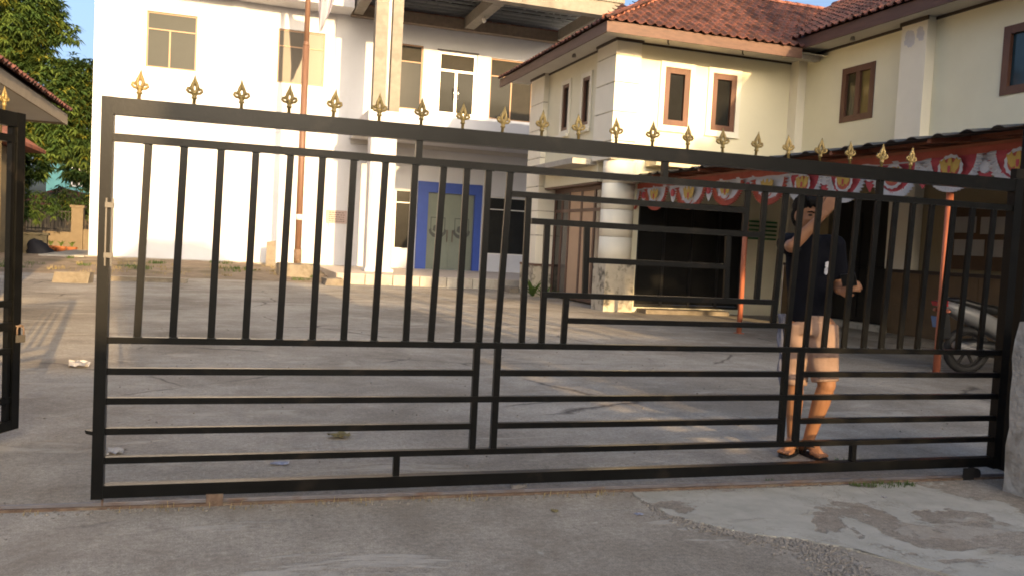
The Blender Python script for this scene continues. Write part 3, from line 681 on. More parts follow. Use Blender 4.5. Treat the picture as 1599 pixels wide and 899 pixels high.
# eaves
mb = MB(); mb.add([(EX+.05, EY+.05, 5.44), (11.5, EY+.05, 5.44), (11.5, 15.95, 5.44), (7.3, 15.95, 5.44), (7.3, 21.6, 5.44), (EX+.05, 21.6, 5.44)], [(0, 1, 2, 3, 4, 5)])
mb.build('soffit', K['soffit'], an)
mb = MB(); mb.box(7.69, 11.4, 15.905, 15.928, 5.40, 5.438); mb.box(7.24, 7.268, 16.74, 19.95, 5.40, 5.438); mb.box(7.11, 7.72, 15.77, 15.798, 5.385, 5.438); mb.box(7.11, 7.139, 15.8, 16.77, 5.385, 5.438); mb.box(7.11, 7.139, 19.92, 20.93, 5.385, 5.438)
mb.build('cornice_line', K['darkline'], an)
mb = MB(); mb.box(EX, 10.85, EY, EY+.035, 5.30, 5.505); mb.box(EX, EX+.035, EY+.035, 21.7, 5.30, 5.505)
mb.build('fascia_board', K['fascia'], an)
for x in (8.05, 9.75):
    MB().tube([(x, 15.4, 5.44), (x, 15.4, 5.36), (x+.03, 15.4, 5.33)], .015, 6).build('lamp_hook', K['iron'], an)
MB().lathe([(.05, 0), (.04, .05), (.03, .08)], (6.95, 17.6, 5.36), 10).build('eave_lamp', K['lamp'], an)
rf = MB().add([(EX, EY, EZ-.02), (EX+3.35, RY, EZ-.02+3.35*TP), (EX, 21.65, EZ-.02), (14.4, RY, EZ-.02+3.35*TP), (14.4, 21.65, EZ-.02), (10.85, EY, EZ-.02)],
              [(0, 1, 2), (0, 5, 3, 1), (2, 4, 3, 1)]).build('roof', K['darkline'], an)
tile_slope(rf, (EX, EY-.05, EZ), (1, 0, 0), (0, 1, 0), PT, 40, 14, lambda a, h: h < 3.32 and a > h-.05 and a < 4.42+h, lambda c, r: True)
tile_slope(rf, (EX-.05, 21.65, EZ), (0, -1, 0), (1, 0, 0), PT, 34, 13, lambda a, h: h < 3.32 and h-.05 < a < 6.75-h, lambda c, r: False)
cap_line(rf, (EX-.02, EY-.02, EZ+.02), (EX+3.35, RY, EZ+3.35*TP+.04)); cap_line(rf, (EX+3.35, RY, EZ+3.35*TP+.05), (14.0, RY, EZ+3.35*TP+.05))

# ------------------------------------------------------------------ cream side wing running towards the gate on the right
sw = thing('side_wing', 'long cream side wing with brown shuttered windows above the carport', 'building', (12, 11, 0))
fw2 = FX(11.5)
WH = [(13.56, 14.48, 4.0, 5.07), (10.02, 10.70, 3.99, 5.07), (7.0, 8.2, 3.99, 5.07)]; DH = [(12.80, 14.6, 0.02, 2.45)]
mb = MB(); holed_wall(mb, fw2, 3.9, 16.15, 1.16, 3.1, [(12.80, 14.6, 1.16, 2.45)], .25); mb.build('lower_wall', mat('lower wall cream darkened for shade', (.30, .25, .155), .8, 0, .06, 1.5), sw)  # same paint as the upper wall, carport shade put into the darker colour
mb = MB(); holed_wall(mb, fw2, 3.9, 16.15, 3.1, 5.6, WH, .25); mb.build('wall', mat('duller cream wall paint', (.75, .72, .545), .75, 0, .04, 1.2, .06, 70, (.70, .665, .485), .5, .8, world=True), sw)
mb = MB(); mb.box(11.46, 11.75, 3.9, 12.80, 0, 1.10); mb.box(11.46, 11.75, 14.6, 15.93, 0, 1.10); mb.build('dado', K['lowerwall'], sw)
mb = MB(); mb.box(11.44, 11.74, 3.9, 12.80, 1.102, 1.158); mb.box(11.44, 11.74, 14.6, 15.93, 1.102, 1.158); mb.build('dado_rail', K['darkline'], sw)
for k in range(14):
    y = 3.95+.62*k
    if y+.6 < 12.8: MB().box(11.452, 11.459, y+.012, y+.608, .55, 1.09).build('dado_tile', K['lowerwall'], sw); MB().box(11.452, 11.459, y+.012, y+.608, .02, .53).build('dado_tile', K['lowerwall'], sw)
dr = MB().box(11.62, 11.66, 12.80, 14.6, .02, 2.45).build('door', K['black'], sw)
MB().box(11.60, 11.618, 12.92, 13.6, .2, 2.2).build('door_panel', K['black'], dr); MB().box(11.60, 11.618, 13.75, 14.48, .2, 2.2).build('door_panel', K['black'], dr)
MB().box(11.3, 11.44, 12.7, 14.1, 0, .12).build('door_step', K['dirtybase'], sw)
MB().box(11.30, 11.498, 12.12, 12.72, 1.16, 5.55).build('pilaster', K['creamlight'], sw)
for (y0, y1, z0, z1) in ((12.42, 12.62, 5.1, 5.38), (12.2, 12.34, 5.16, 5.40)):
    MB().prism(ragged([(y0, z0), (y1, z0+.05), (y1, z1), (y0+.02, z1-.02)], .02, 4, int(y0*10)), -.003, -.001, FX(11.30)).build('bare_plaster_patch', K['patch'], sw)
MB().box(11.30, 11.7, 15.65, 15.93, 1.16, 5.55).build('pilaster', K['creamlight'], sw)
window(sw, fw2, 13.56, 14.48, 4.0, 5.07, K['wood'], K['darkglass'], vs=(14.02,), fw_=.12, d=-.02, t=.12, gms=[mat('window glass ochre curtain', (.20, .15, .05), .15), mat('window glass dim', (.06, .05, .025), .1)])
window(sw, fw2, 10.02, 10.70, 3.99, 5.07, K['wood'], K['darkglass'], fw_=.13, d=-.02, t=.12, gms=[mat('window glass blue dusk', (.02, .045, .055), .1)])
window(sw, fw2, 7.0, 8.2, 3.99, 5.07, K['wood'], K['darkglass'], vs=(7.6,), fw_=.12, d=-.02, t=.12)
mb = MB(); mb.add([(10.90, 3.9, 5.56), (11.52, 3.9, 5.56), (11.52, 15.9, 5.56), (10.90, 15.5, 5.56)], [(0, 1, 2, 3)]); mb.build('soffit', K['soffit'], sw)
MB().box(11.472, 11.498, 3.9, 12.12, 5.51, 5.558).build('cornice_line', K['darkline'], sw); MB().box(11.472, 11.498, 12.72, 15.65, 5.51, 5.558).build('cornice_line', K['darkline'], sw)
MB().box(11.272, 11.298, 12.09, 12.75, 5.49, 5.558).build('cornice_line', K['darkline'], sw)
MB().box(10.85, 10.885, 3.9, 15.32, 5.50, 5.72).build('fascia_board', K['fascia'], sw)
MB().box(10.62, 11.42, 15.12, 15.30, 5.34, 5.46).build('gutter_spout', K['conclight'], sw)
MB().lathe([(.05, 0), (.04, .05), (.03, .07)], (11.2, 13.9, 5.49), 10).build('eave_lamp', K['lamp'], sw)
WZ = 5.72
rf = MB().add([(10.86, 3.9, WZ-.03), (14.05, 3.9, WZ-.03+3.19*TP), (14.05, 18.3, WZ-.03+3.19*TP), (10.86, 15.3, WZ-.03), (17.3, 3.9, WZ-.03), (17.3, 18.3, WZ-.03)], [(0, 1, 2, 3), (1, 4, 5, 2)]).build('roof', K['darkline'], sw)
tile_slope(rf, (10.80, 18.52, WZ), (0, -1, 0), (1, 0, 0), PT, 62, 13, lambda a, h: h < 3.15 and a-3.2 > -h, lambda c, r: c < 46 and r < 8)
cap_line(rf, (14.05, 18.2, WZ+3.19*TP+.03), (14.05, 5, WZ+3.19*TP+.03))
# notice board with papers on the wing wall
nb = thing('notice_board', 'brown notice board with rows of pale papers on the wing wall', 'notice board', (11.4, 10.6, 1.3))
MB().box(11.38, 11.455, 9.2, 11.5, 1.22, 2.25).build('panel', K['board'], nb)
for y, z, wd, h in ((11.05, 1.82, .42, .26), (10.5, 1.80, .5, .27), (10.95, 1.45, .6, .26), (10.25, 1.44, .5, .27), (9.8, 1.8, .4, .27), (9.7, 1.44, .4, .27)):
    MB().box(11.372, 11.378, y-wd/2, y+wd/2, z, z+h).build('paper', K['paper'], nb)

# ------------------------------------------------------------------ carport
cp = thing('carport', 'lean-to carport with black corrugated roof on orange steel posts', 'carport', (9, 11, 0))
for y in (16.1, 12.05, 7.93, 4.6):
    MB().tube([(7.9, y, 0), (7.9, y, 2.575)], .042, 12).build('post', K['orange'], cp, True)
    MB().box(7.84, 7.96, y-.06, y+.06, 0, .012).build('base_plate', K['orange'], cp)
MB().box(7.86, 7.94, 4.3, 16.3, 2.578, 2.64).build('beam', K['orange'], cp)
rz = lambda x: 2.665+(x-7.3)*.132
MB().box(7.885, 7.915, 4.3, 16.3, rz(7.9)-.045, rz(7.9)-.008).build('top_chord', K['orangedim'], cp)
for k in range(20):
    y = 4.5+.6*k
    MB().bar((7.9, y, 2.642), (7.9, y+.56, rz(7.9)-.047), .02, .02).build('truss_web', K['orangedim'], cp)
for k in range(8):
    y = 4.4+1.65*k
    MB().bar((7.32, y, rz(7.32)-.035), (11.44, y, rz(11.44)-.035), .05, .045).build('rafter', K['orangedim'], cp)
for k in range(7):
    x = 8.4+.48*k; MB().box(x-.02, x+.02, 4.3, 15.9, rz(x)-.016, rz(x)-.006).build('purlin', K['orangedim'], cp)
for k in range(16):                        # roof sheets, each with two ribs
    y0 = 4.2+.76*k; prof = []
    for q in range(2):
        b = y0+.38*q; prof += [(b, 0), (b+.20, 0), (b+.26, .028), (b+.30, .034), (b+.34, .026)]
    prof.append((y0+.775, .004)); j = random.uniform(-.05, .02)
    mb = MB()
    for x, lift in ((7.3+j, 0), (9.4, 0), (11.46, 0)):
        for y, z in prof: mb.v.append((x, y, rz(x)+z+.003*(k % 2)))
    m = len(prof)
    for a in range(2):
        for i in range(m-1): mb.f.append((a*m+i, a*m+i+1, (a+1)*m+i+1, (a+1)*m+i))
    nv = len(mb.v); mb.v += [(x, y, z-.006) for x, y, z in mb.v]; mb.f += [tuple(nv+i for i in reversed(f)) for f in mb.f]
    for i in range(m-1): mb.f.append((i+1, i, nv+i, nv+i+1))
    mb.build('roof_sheet', K['sheet'], cp)

# ------------------------------------------------------------------ bunting
def swag(parent, yc, wd, ztop, drop, body, fringe, x0=7.84):
    NA = 24
    def pt(t, s):                            # t -1..1 along the curve, s 0..1 outwards
        a = pi*(t+1)/2
        return (yc+cos(a)*wd/2*s, ztop-sin(a)*drop*s)
    mb = MB(); rings = [.001, .3, .58, .78]
    for s in rings:
        for i in range(NA+1):
            y, z = pt(-1+2*i/NA, s); mb.v.append((x0-.03*s-.02*sin(i*1.3)*s, y, z-.05*s*s*sin(pi*i/NA)*.3))
    for r in range(len(rings)-1):
        for i in range(NA): a = r*(NA+1)+i; mb.f.append((a, a+1, a+NA+2, a+NA+1))
    o = mb.build('swag', K[body], parent, True)
    mb = MB(); NB = 54
    for s in (.76, .88, 1.0):
        for i in range(NB+1):
            y, z = pt(-1+2*i/NB, s); mb.v.append((x0-.03*s-.012-(.028*(s-.74)/.26)*(1 if i % 2 else -1), y, z))
    for r in range(2):
        for i in range(NB): a = r*(NB+1)+i; mb.f.append((a, a+1, a+NB+2, a+NB+1))
    mb.build('fringe', K[fringe], o)
    # printed emblem: a gold bird with spread wings, a shield and a scroll below
    k = wd*.9; zc = ztop-drop*.30; em = MB(); xx = x0-.075; fx = FX(xx)
    if body == 'red':
        ring = [(yc+(.225+.018*(i_ % 2))*k*cos(a), zc-.02+(.195+.018*(i_ % 2))*k*sin(a)) for i_, a in enumerate([2*pi*i/28 for i in range(28)])]
        MB().prism(ring, .004, .008, fx).build('emblem_disc', K['bwhite'], o)
        ring = [(yc+.18*k*cos(a), zc-.02+.155*k*sin(a)) for a in [2*pi*i/20 for i in range(20)]]
        MB().prism(ring, .001, .003, fx).build('emblem_field', K['orangered'], o)
    for s in (-1, 1):
        em.prism([(yc+s*.03*k, zc-.07*k), (yc+s*.10*k, zc-.10*k), (yc+s*.16*k, zc-.03*k), (yc+s*.20*k, zc+.10*k), (yc+s*.155*k, zc+.085*k), (yc+s*.115*k, zc+.13*k), (yc+s*.085*k, zc+.07*k), (yc+s*.03*k, zc+.05*k)], -.006, 0, fx)
    em.prism([(yc-.03*k, zc-.12*k), (yc+.03*k, zc-.12*k), (yc+.045*k, zc+.04*k), (yc+.02*k, zc+.12*k), (yc-.03*k, zc+.13*k), (yc-.045*k, zc+.04*k)], -.009, -.003, fx)
    em.build('emblem', K['byellow'], o)
    MB().prism([(yc-.025*k, zc-.07*k), (yc, zc-.10*k), (yc+.025*k, zc-.07*k), (yc+.025*k, zc+.01*k), (yc-.025*k, zc+.01*k)], -.013, -.010, fx).build('emblem_shield', K['red'], o)
    sc_ = MB()
    arc = [(yc+.16*k*cos(a), zc-.10*k+.10*k*sin(a)) for a in [pi+pi*(i+1)/10 for i in range(9)]]
    for i in range(8): sc_.bar((xx-.006, *arc[i]), (xx-.006, *arc[i+1]), .006, .02*k)
    sc_.build('emblem_scroll', K['orangered'] if body != 'red' else K['bwhite'], o)
def bunting(label, y0, y1, centers, body, fringe, band):
    b = thing('bunting', label, 'bunting', (7.85, (y0+y1)/2, 2.5), 'festive bunting hung along the carport beam')
    def strip(z0, z1, x, m, nm):
        mb = MB(); n = 40
        for i in range(n+1):
            y = y0+(y1-y0)*i/n; sg = -.018*abs(sin((i)*.9))
            mb.v += [(x-.012*sin(i*1.7), y, z0+sg), (x+.004*cos(i*2.1), y, z1)]
        for i in range(n): mb.f.append((2*i, 2*i+1, 2*i+3, 2*i+2))
        mb.build(nm, K[m], b, True)
    strip(2.515, 2.60, 7.835, band, 'top_band'); strip(2.40, 2.53, 7.842, 'bwhite', 'white_band')
    pts = sorted(centers)
    for yc, wd, zt in centers: swag(b, yc, wd*random.uniform(.94, 1.03), zt+random.uniform(-.02, .015), .43*random.uniform(.93, 1.06), body, fringe)
    for i in range(len(pts)-1):
        ym = (pts[i][0]+pts[i+1][0])/2; zt = 2.43
        MB().prism([(ym-.17, zt), (ym+.17, zt), (ym+.06, zt-.2), (ym, zt-.27), (ym-.06, zt-.2)], 0, .006, FX(7.82)).build('tie', K['bwhite'] if body == 'bwhite' else K['red'], b)
        MB().prism([(ym+.07*cos(2*pi*q/12), zt-.07+.07*sin(2*pi*q/12)) for q in range(12)], -.02, 0, FX(7.818)).build('rosette', K['red'] if body == 'bwhite' else K['bwhite'], b)
bunting('white swag bunting with red pleated edges and gold bird emblems, far end of carport', 10.92, 16.3, [(16.1, .9, 2.47), (15.05, .95, 2.47), (13.72, 1.1, 2.46), (12.52, 1.05, 2.46), (11.35, .95, 2.47)], 'bwhite', 'orangered', 'orangered')
bunting('red swag bunting with white pleated edges and gold bird emblems, nearer the gate', 5.2, 10.9, [(10.5, .85, 2.46), (9.62, .85, 2.47), (8.72, .85, 2.50), (7.83, .9, 2.53), (6.93, .85, 2.53), (6.0, .85, 2.53)], 'red', 'bwhite', 'orangered')

# ------------------------------------------------------------------ flagpole, flag, plinth, stump
fp = thing('flagpole', 'tall brown painted steel flagpole in front of the white building', 'flagpole', (1.76, 24.2, 0))
MB().tube([(1.757, 24.2, .42), (1.763, 24.2, 6.3)], .088, 14).build('lower_tube', K['pole'], fp, True)
MB().tube([(1.763, 24.2, 6.3), (1.764, 24.2, 6.42)], [.088, .07], 14).build('reducer', K['pole'], fp, True)
MB().tube([(1.764, 24.2, 6.42), (1.77, 24.2, 9.6)], .070, 14).build('upper_tube', K['pole'], fp, True)
MB().tube([(1.757, 24.2, .42), (1.757, 24.2, .80)], .105, 14).build('sleeve', K['rust'], fp, True)
MB().tube([(1.757, 24.2, 1.60), (1.757, 24.2, 1.75)], .092, 14).build('white_band', K['bwhite'], fp, True)
mb = MB(); pl = ragged([(1.32, 23.85), (2.2, 23.85), (2.25, 24.5), (1.3, 24.5)], .03, 4, 2); n = len(pl)
mb.add([(x, y, -.02) for x, y in pl]+[(x, y, .42+random.uniform(-.05, .01)) for x, y in pl]+[(1.76, 24.2, .42)], [(i, (i+1) % n, n+(i+1) % n, n+i) for i in range(n)]+[(n+i, n+(i+1) % n, 2*n) for i in range(n)])
mb.build('footing', K['kerb'], fp)
mb = MB(); nu, nv = 18, 22                    # limp cloth: folds hanging from the hoist down to one low corner
for j in range(nv+1):
    q = j/nv
    for i in range(nu+1):
        p = i/nu
        x = 1.90+.20*q+.55*p*(1-.85*q**3)+.03*sin(9*p+3*q); y = 24.2+.10*sin(11*p+2*q)*(1-.5*q)+.02
        z = 8.85-2.2*q+(.25*p-.55*p*(1-q)) - .12*sin(3*p)*(1-q)
        mb.v.append((x, y, z))
for j in range(nv):
    for i in range(nu): a = j*(nu+1)+i; mb.f.append((a, a+1, a+nu+2, a+nu+1))
o = mb.build('flag', [K['red'], K['flagw']], None, True)
for p in o.data.polygons: p.material_index = 0 if p.index//nu < 4 else 1
tag(o, 'limp flag hanging from the brown flagpole, pale lower half in view', 'flag')
o = MB().add([(1.02, 26.8, .15), (1.30, 26.8, .15), (1.30, 27.0, .15), (1.02, 27.0, .15), (1.04, 26.8, .93), (1.29, 26.8, .97), (1.29, 27.0, .95), (1.04, 27.0, .92)], [(3, 2, 1, 0), (4, 5, 6, 7), (0, 1, 5, 4), (1, 2, 6, 5), (2, 3, 7, 6), (3, 0, 4, 7)])
t = thing('stump_post', 'short broken cement post standing left of the flagpole', 'post', (1.16, 26.9, .15))
o.build('shaft', K['kerb'], t)
mb = MB(); mb.box(.98, 1.34, 26.75, 27.05, .14, .24); mb.build('foot', K['kerb'], t)

# ------------------------------------------------------------------ broken kerb pieces at the yard edge
def rock(c, s, seed):
    rd = random.Random(seed); mb = MB().ball((0, 0, 0), 1, 8, 5)
    mb.v = [(c[0]+x*s[0]*rd.uniform(.75, 1.1), c[1]+y*s[1]*rd.uniform(.75, 1.1), c[2]+z*s[2]*rd.uniform(.75, 1.1)) for x, y, z in mb.v]; return mb
def kerb(x0, x1, y0, y1, h, seed, label):
    rd = random.Random(seed); mb = MB().box(x0, x1, y0, y1, -.02, h)
    mb.v = [(x+rd.uniform(-.05, .05), y+rd.uniform(-.05, .05), z+rd.uniform(-.02, .02)) for x, y, z in mb.v]
    o = mb.build('kerb_stone', K['kerb']); tag(o, label, 'kerb stone', 'broken kerb stones at the yard edge')
kerb(-3.35, -2.7, 19.2, 19.6, .22, 1, 'upright broken kerb lump beside the left end of the gate')
kerb(-2.55, -.9, 20.3, 20.7, .10, 2, 'long low kerb slab seen just right of the gate stile')
kerb(2.25, 2.7, 21.4, 22.1, .16, 3, 'tilted kerb fragment at the corner of the entrance platform')
kerb(6.9, 7.4, 20.95, 21.5, .14, 4, 'kerb block beside the far cream column')

# ------------------------------------------------------------------ ground litter and plants
def blades(name, pts, n, hgt, m, seed, spread=.12):
    rd = random.Random(seed); mb = MB()
    for (x, y, z, rr) in pts:
        for k in range(n):
            a = rd.uniform(0, 2*pi); r = rr*rd.random()**.5; px, py = x+r*cos(a), y+r*sin(a); l = hgt*rd.uniform(.5, 1.2); t = rd.uniform(0, 2*pi); wv = hgt*.06; b = l*rd.uniform(.2, .8)
            dx, dy = cos(t), sin(t)
            mb.add([(px-dy*wv, py+dx*wv, z), (px+dy*wv, py-dx*wv, z), (px+dx*b*.5+dy*wv*.6, py+dy*b*.5-dx*wv*.6, z+l*.65), (px+dx*b*.5-dy*wv*.6, py+dy*b*.5+dx*wv*.6, z+l*.65), (px+dx*b, py+dy*b, z+l*.8)], [(0, 1, 2, 3), (3, 2, 4)])
    o = mb.build(name, K[m], origin=(0, 0, 0)); stuff(o); return o
rd = random.Random(11)
def dz(y): return .012+.225*min(1, max(0, (y-22.6)/5))**1.1
P1 = [(rd.uniform(-4.5, 2.4), y, dz(y), rd.uniform(.1, .35)) for y in [rd.uniform(22.9, 27.4) for _ in range(55)]]
P1 += [(-2.6+rd.uniform(-.5, .5), 24.5+rd.uniform(-.8, .8), dz(24.5), .3) for _ in range(6)]+[(-5.5+rd.uniform(-1.5, 1), 24+rd.uniform(-1, 1.2), dz(24), .4) for _ in range(10)]
tag(blades('dry_grass', P1[:44], 26, .10, 'drygrass', 1), 'dry straw-coloured grass along the dirt strip by the white wall', 'grass')
tag(blades('weeds', P1[44:]+[(.25, 25.3, .14, .3), (.0, 25.4, .14, .25), (-2.0, 25.8, .18, .25)], 50, .11, 'grass', 2), 'low green weeds along the dirt strip by the white wall', 'weeds')
tag(blades('grass_tuft', [(3.43, 3.86, 0, .04), (3.53, 3.86, 0, .06), (3.62, 3.855, 0, .05), (3.70, 3.84, 0, .03), (3.36, 3.88, 0, .03)], 60, .035, 'grass', 3), 'small green grass tuft against the gate track at right', 'grass')
tag(blades('grass_tuft', [(2.90, 4.03, 0, .02), (3.80, 4.35, 0, .06), (3.68, 4.38, 0, .05)], 40, .03, 'grass', 4), 'sparse green grass just inside the gate at right', 'grass')
tag(blades('straw', [(x, 4.03-.03*(x+.5)+rd.uniform(-.03, .0), .0, .04) for x in [rd.uniform(-.8, 2.1) for _ in range(30)]], 5, .035, 'drygrass', 6), 'bits of dry straw along the gate track', 'straw')
def stones(name, gen, n, lo, hi, label, seed):
    rd = random.Random(seed); mb = MB()
    for _ in range(n):
        x, y = gen(rd); s = rd.uniform(lo, hi); b = MB().ball((0, 0, 0), 1, 5, 3)
        mb.add([(x+a*s*rd.uniform(.7, 1.2), y+c*s*rd.uniform(.7, 1.2), s*.4+e*s*rd.uniform(.4, .8)) for a, c, e in b.v], b.f)
    o = stuff(mb.build(name, K['gravel'], origin=(0, 0, 0))); tag(o, label, 'gravel')
def g1(r): x = r.uniform(-3, 4.4); return x, 4.06-.03*(x+.5)-abs(r.gauss(0, .035))-.02
def edge(r):
    P = [(2.04, 3.9), (2.0, 3.62), (2.1, 3.4), (2.27, 3.22), (2.44, 3.10), (2.42, 2.9), (2.4, 2.75)]; i = min(5, int(6*r.random()**.8)); t = r.random(); (a, b), (c, d_) = P[i], P[i+1]
    q = .012+.012*i
    return a+(c-a)*t+r.gauss(0, q), b+(d_-b)*t+r.gauss(0, q)-.01
stones('track_gravel', g1, 420, .003, .011, 'small gravel and grit collected along the gate track', 1)
stones('edge_gravel', edge, 1900, .002, .0095, 'crumbled gravel along the broken edge of the pale cement apron', 2)
def g3(r): return r.uniform(-4, 2.4), r.uniform(22.5, 26.5)
def g4(r): y = r.uniform(4.2, 12)**1.0; return r.uniform(-1.5, 6), y
stones('yard_grit', g4, 260, .004, .011, 'scattered grit lying on the yard paving', 3)
def scrap(name, c, s, m, label, cat, seed, h=.02):
    rd = random.Random(seed); n = 5; mb = MB()
    for j in range(n+1):
        for i in range(n+1):
            u, v = i/n-.5, j/n-.5
            if abs(u*v) > .17: u *= .75; v *= .8
            mb.v.append((c[0]+u*s[0]+rd.uniform(-.1, .1)*s[0], c[1]+v*s[1]+rd.uniform(-.1, .1)*s[1], c[2]+.004+rd.uniform(0, h)))
    for j in range(n):
        for i in range(n): a = j*(n+1)+i; mb.f.append((a, a+1, a+n+2, a+n+1))
    tag(mb.build(name, K[m], None), label, cat)
scrap('paper_scrap', (-1.21, 8.2, 0), (.17, .25, 0), 'litterwhite', 'crumpled pinkish white wrapper on the sunlit ground near the open leaf', 'litter', 1, .04)
scrap('paper_scrap', (-.56, 5.05, 0), (.075, .12, 0), 'litterwhite', 'small white paper scrap just inside the left end of the gate', 'litter', 2, .03)
scrap('plastic_scrap', (1.44, 4.09, 0), (.085, .05, 0), 'litterwhite', 'crumpled white plastic under the middle of the gate', 'litter', 3, .03)
scrap('plastic_scrap', (1.885, 3.61, 0), (.045, .03, 0), 'litterblue', 'tiny blue plastic scrap outside the gate near the cement edge', 'litter', 4, .006)
scrap('blue_string', (.29, 4.72, 0), (.09, .06, 0), 'litterblue', 'frayed pale blue string on the yard behind the gate', 'litter', 5, .01)
scrap('dry_leaf', (.68, 5.31, 0), (.13, .10, 0), 'leafdry', 'curled brown dry leaf on the yard behind the gate', 'leaf', 6, .03)
scrap('dry_leaf', (1.50, 3.72, 0), (.035, .03, 0), 'leafdry', 'small dark dry leaf on the road in front of the gate', 'leaf', 7, .008)
scrap('paper_scrap', (3.36, 3.66, 0), (.03, .03, .0), 'litterwhite', 'tiny pale scrap on the cement right of the gate', 'litter', 8, .012)
def agave(x, y, s, seed, label):
    rd = random.Random(seed); t = thing('agave', label, 'plant', (x, y, 0), 'spiky plants at the annex base')
    for k in range(11):
        a = 2*pi*k/11+rd.uniform(-.2, .2); l = s*rd.uniform(.8, 1.15); e = rd.uniform(.5, 1.3); wv = .035*s/.4
        dx, dy = cos(a), sin(a); mb = MB(); pts = []
        for q in (0, .35, .7, 1): pts.append((x+dx*l*q*cos(e)*(.6+.4*q), y+dy*l*q*cos(e)*(.6+.4*q), .02+l*sin(e)*q*(1-.15*q)))
        for q, p in enumerate(pts): ww = wv*(1, 1.1, .7, .05)[q]; mb.v += [(p[0]-dy*ww, p[1]+dx*ww, p[2]+.012), (p[0], p[1], p[2]), (p[0]+dy*ww, p[1]-dx*ww, p[2]+.012)]
        for q in range(3): b = 3*q; mb.f += [(b, b+1, b+4, b+3), (b+1, b+2, b+5, b+4)]
        mb.build('leaf', K['grass'], t)
agave(7.0, 19.6, .55, 1, 'spiky green plant at the foot of the far cream column')
agave(6.95, 18.6, .4, 2, 'smaller spiky plant in front of the annex glazing')

# ------------------------------------------------------------------ parked scooter under the carport (local: x forward)
s = frame('scooter', 'silver and black motor scooter parked under the carport behind the gate end', 'scooter')
def wheel(x, r=.285):
    t = MB().tube([(x+(r-.05)*cos(2*pi*k/28), 0, r+(r-.05)*sin(2*pi*k/28)) for k in range(28)], .05, 8, True).build('tyre', K['rubber'], s, True)
    mb = MB(); mb.tube([(x+(r-.10)*cos(2*pi*k/20), 0, r+(r-.10)*sin(2*pi*k/20)) for k in range(20)], .014, 6, True)
    for k in range(6): a = pi*k/3; mb.bar((x, 0, r), (x+(r-.1)*cos(a), 0, r+(r-.1)*sin(a)), .022, .03)
    mb.tube([(x, -.05, r), (x, .05, r)], .045, 10); mb.build('rim', K['iron'], t)
wheel(0); wheel(1.24)
def hull(name, secs, m, n=14, par=None):
    """lofted shell: sections (x, zc, half width, half height)"""
    mb = MB()
    for x, zc, hw, hh in secs:
        for k in range(n): a = 2*pi*k/n; c_, s_ = cos(a), sin(a); mb.v.append((x, hw*abs(c_)**.75*(1 if c_ > 0 else -1), zc+hh*abs(s_)**.75*(1 if s_ > 0 else -1)))
    for i in range(len(secs)-1):
        for k in range(n): mb.f.append((i*n+k, i*n+(k+1) % n, (i+1)*n+(k+1) % n, (i+1)*n+k))
    mb.f += [tuple(range(n-1, -1, -1)), tuple((len(secs)-1)*n+k for k in range(n))]
    return mb.build(name, m, par or s, True)
hull('tail_body', [(-.40, .83, .03, .02), (-.34, .81, .09, .06), (-.15, .74, .135, .10), (.15, .64, .16, .12), (.40, .52, .15, .13), (.52, .42, .12, .10)], K['silver'])
hull('seat', [(-.32, .875, .06, .02), (-.15, .86, .12, .045), (.1, .80, .14, .055), (.38, .76, .13, .06), (.52, .72, .10, .05)], K['black'])
hull('engine_cover', [(-.16, .33, .05, .07), (.05, .33, .10, .10), (.35, .30, .11, .10), (.52, .30, .08, .08)], K['black'])
hull('foot_board', [(.45, .30, .14, .04), (.62, .27, .17, .035), (.85, .27, .17, .035), (.95, .34, .16, .07)], K['black'])
hull('leg_shield', [(.86, .55, .05, .30), (.93, .60, .17, .34), (1.02, .66, .16, .30), (1.10, .72, .06, .2)], K['silver'])
hull('handlebar_cowl', [(.80, 1.0, .05, .04), (.87, 1.02, .12, .07), (.97, 1.0, .10, .06), (1.02, .97, .05, .03)], K['black'])
MB().tube([(.80, -.34, 1.04), (.84, -.16, 1.03), (.88, 0, 1.0), (.84, .16, 1.03), (.80, .34, 1.04)], .016, 8).build('handlebar', K['black'], s, True)
for sg in (-1, 1):
    MB().tube([(.77, sg*.34, 1.04), (.81, sg*.22, 1.035)], .022, 8).build('grip', K['rubber'], s, True)
    MB().tube([(.86, sg*.20, 1.04), (.90, sg*.36, 1.03)], .006, 6).build('brake_lever', K['chrome'], s)
    mi = MB().tube([(.86, sg*.18, 1.05), (.84, sg*.25, 1.16)], .007, 6).build('mirror_stem', K['black'], s)
    MB().ball((.84, sg*.27, 1.20), (.02, .06, .045), 10).build('mirror', K['black'], mi, True)
for sg in (-1, 1): MB().bar((1.24, sg*.075, .285), (1.05, sg*.06, .62), .035, .035).build('fork', K['lamp'], s)
hull('front_mudguard', [(1.02, .50, .03, .03), (1.12, .58, .07, .035), (1.26, .60, .075, .035), (1.40, .55, .06, .03)], K['silver'])
MB().prism([(-.42, .84), (-.33, .86), (-.32, .79), (-.40, .79)], -.10, .10).build('tail_light', K['lens'], s)
MB().prism([(-.36, .72), (-.28, .74), (-.22, .42), (-.33, .40)], -.05, .05).build('rear_mudguard', K['black'], s)
MB().prism([(-.395, .66), (-.387, .665), (-.357, .54), (-.365, .535)], -.12, .12).build('number_plate', K['plateblue'], s)
for sg in (-1, 1): MB().ball((-.34, sg*.13, .74), (.03, .03, .025), 8).build('indicator', K['orange'], s, True)
MB().tube([(-.36, .02, .885), (-.28, .11, .90), (-.1, .15, .875), (.02, .15, .84)], .012, 8).build('grab_rail', K['lamp'], s, True)
MB().tube([(.25, -.16, .28), (-.1, -.17, .32), (-.26, -.17, .36)], [.03, .05, .045], 10).build('exhaust', K['lamp'], s, True)
MB().bar((.38, .12, .22), (.30, .26, .0), .018).build('side_stand', K['iron'], s)
put(s, (8.32, 7.93, 0), R(-14))

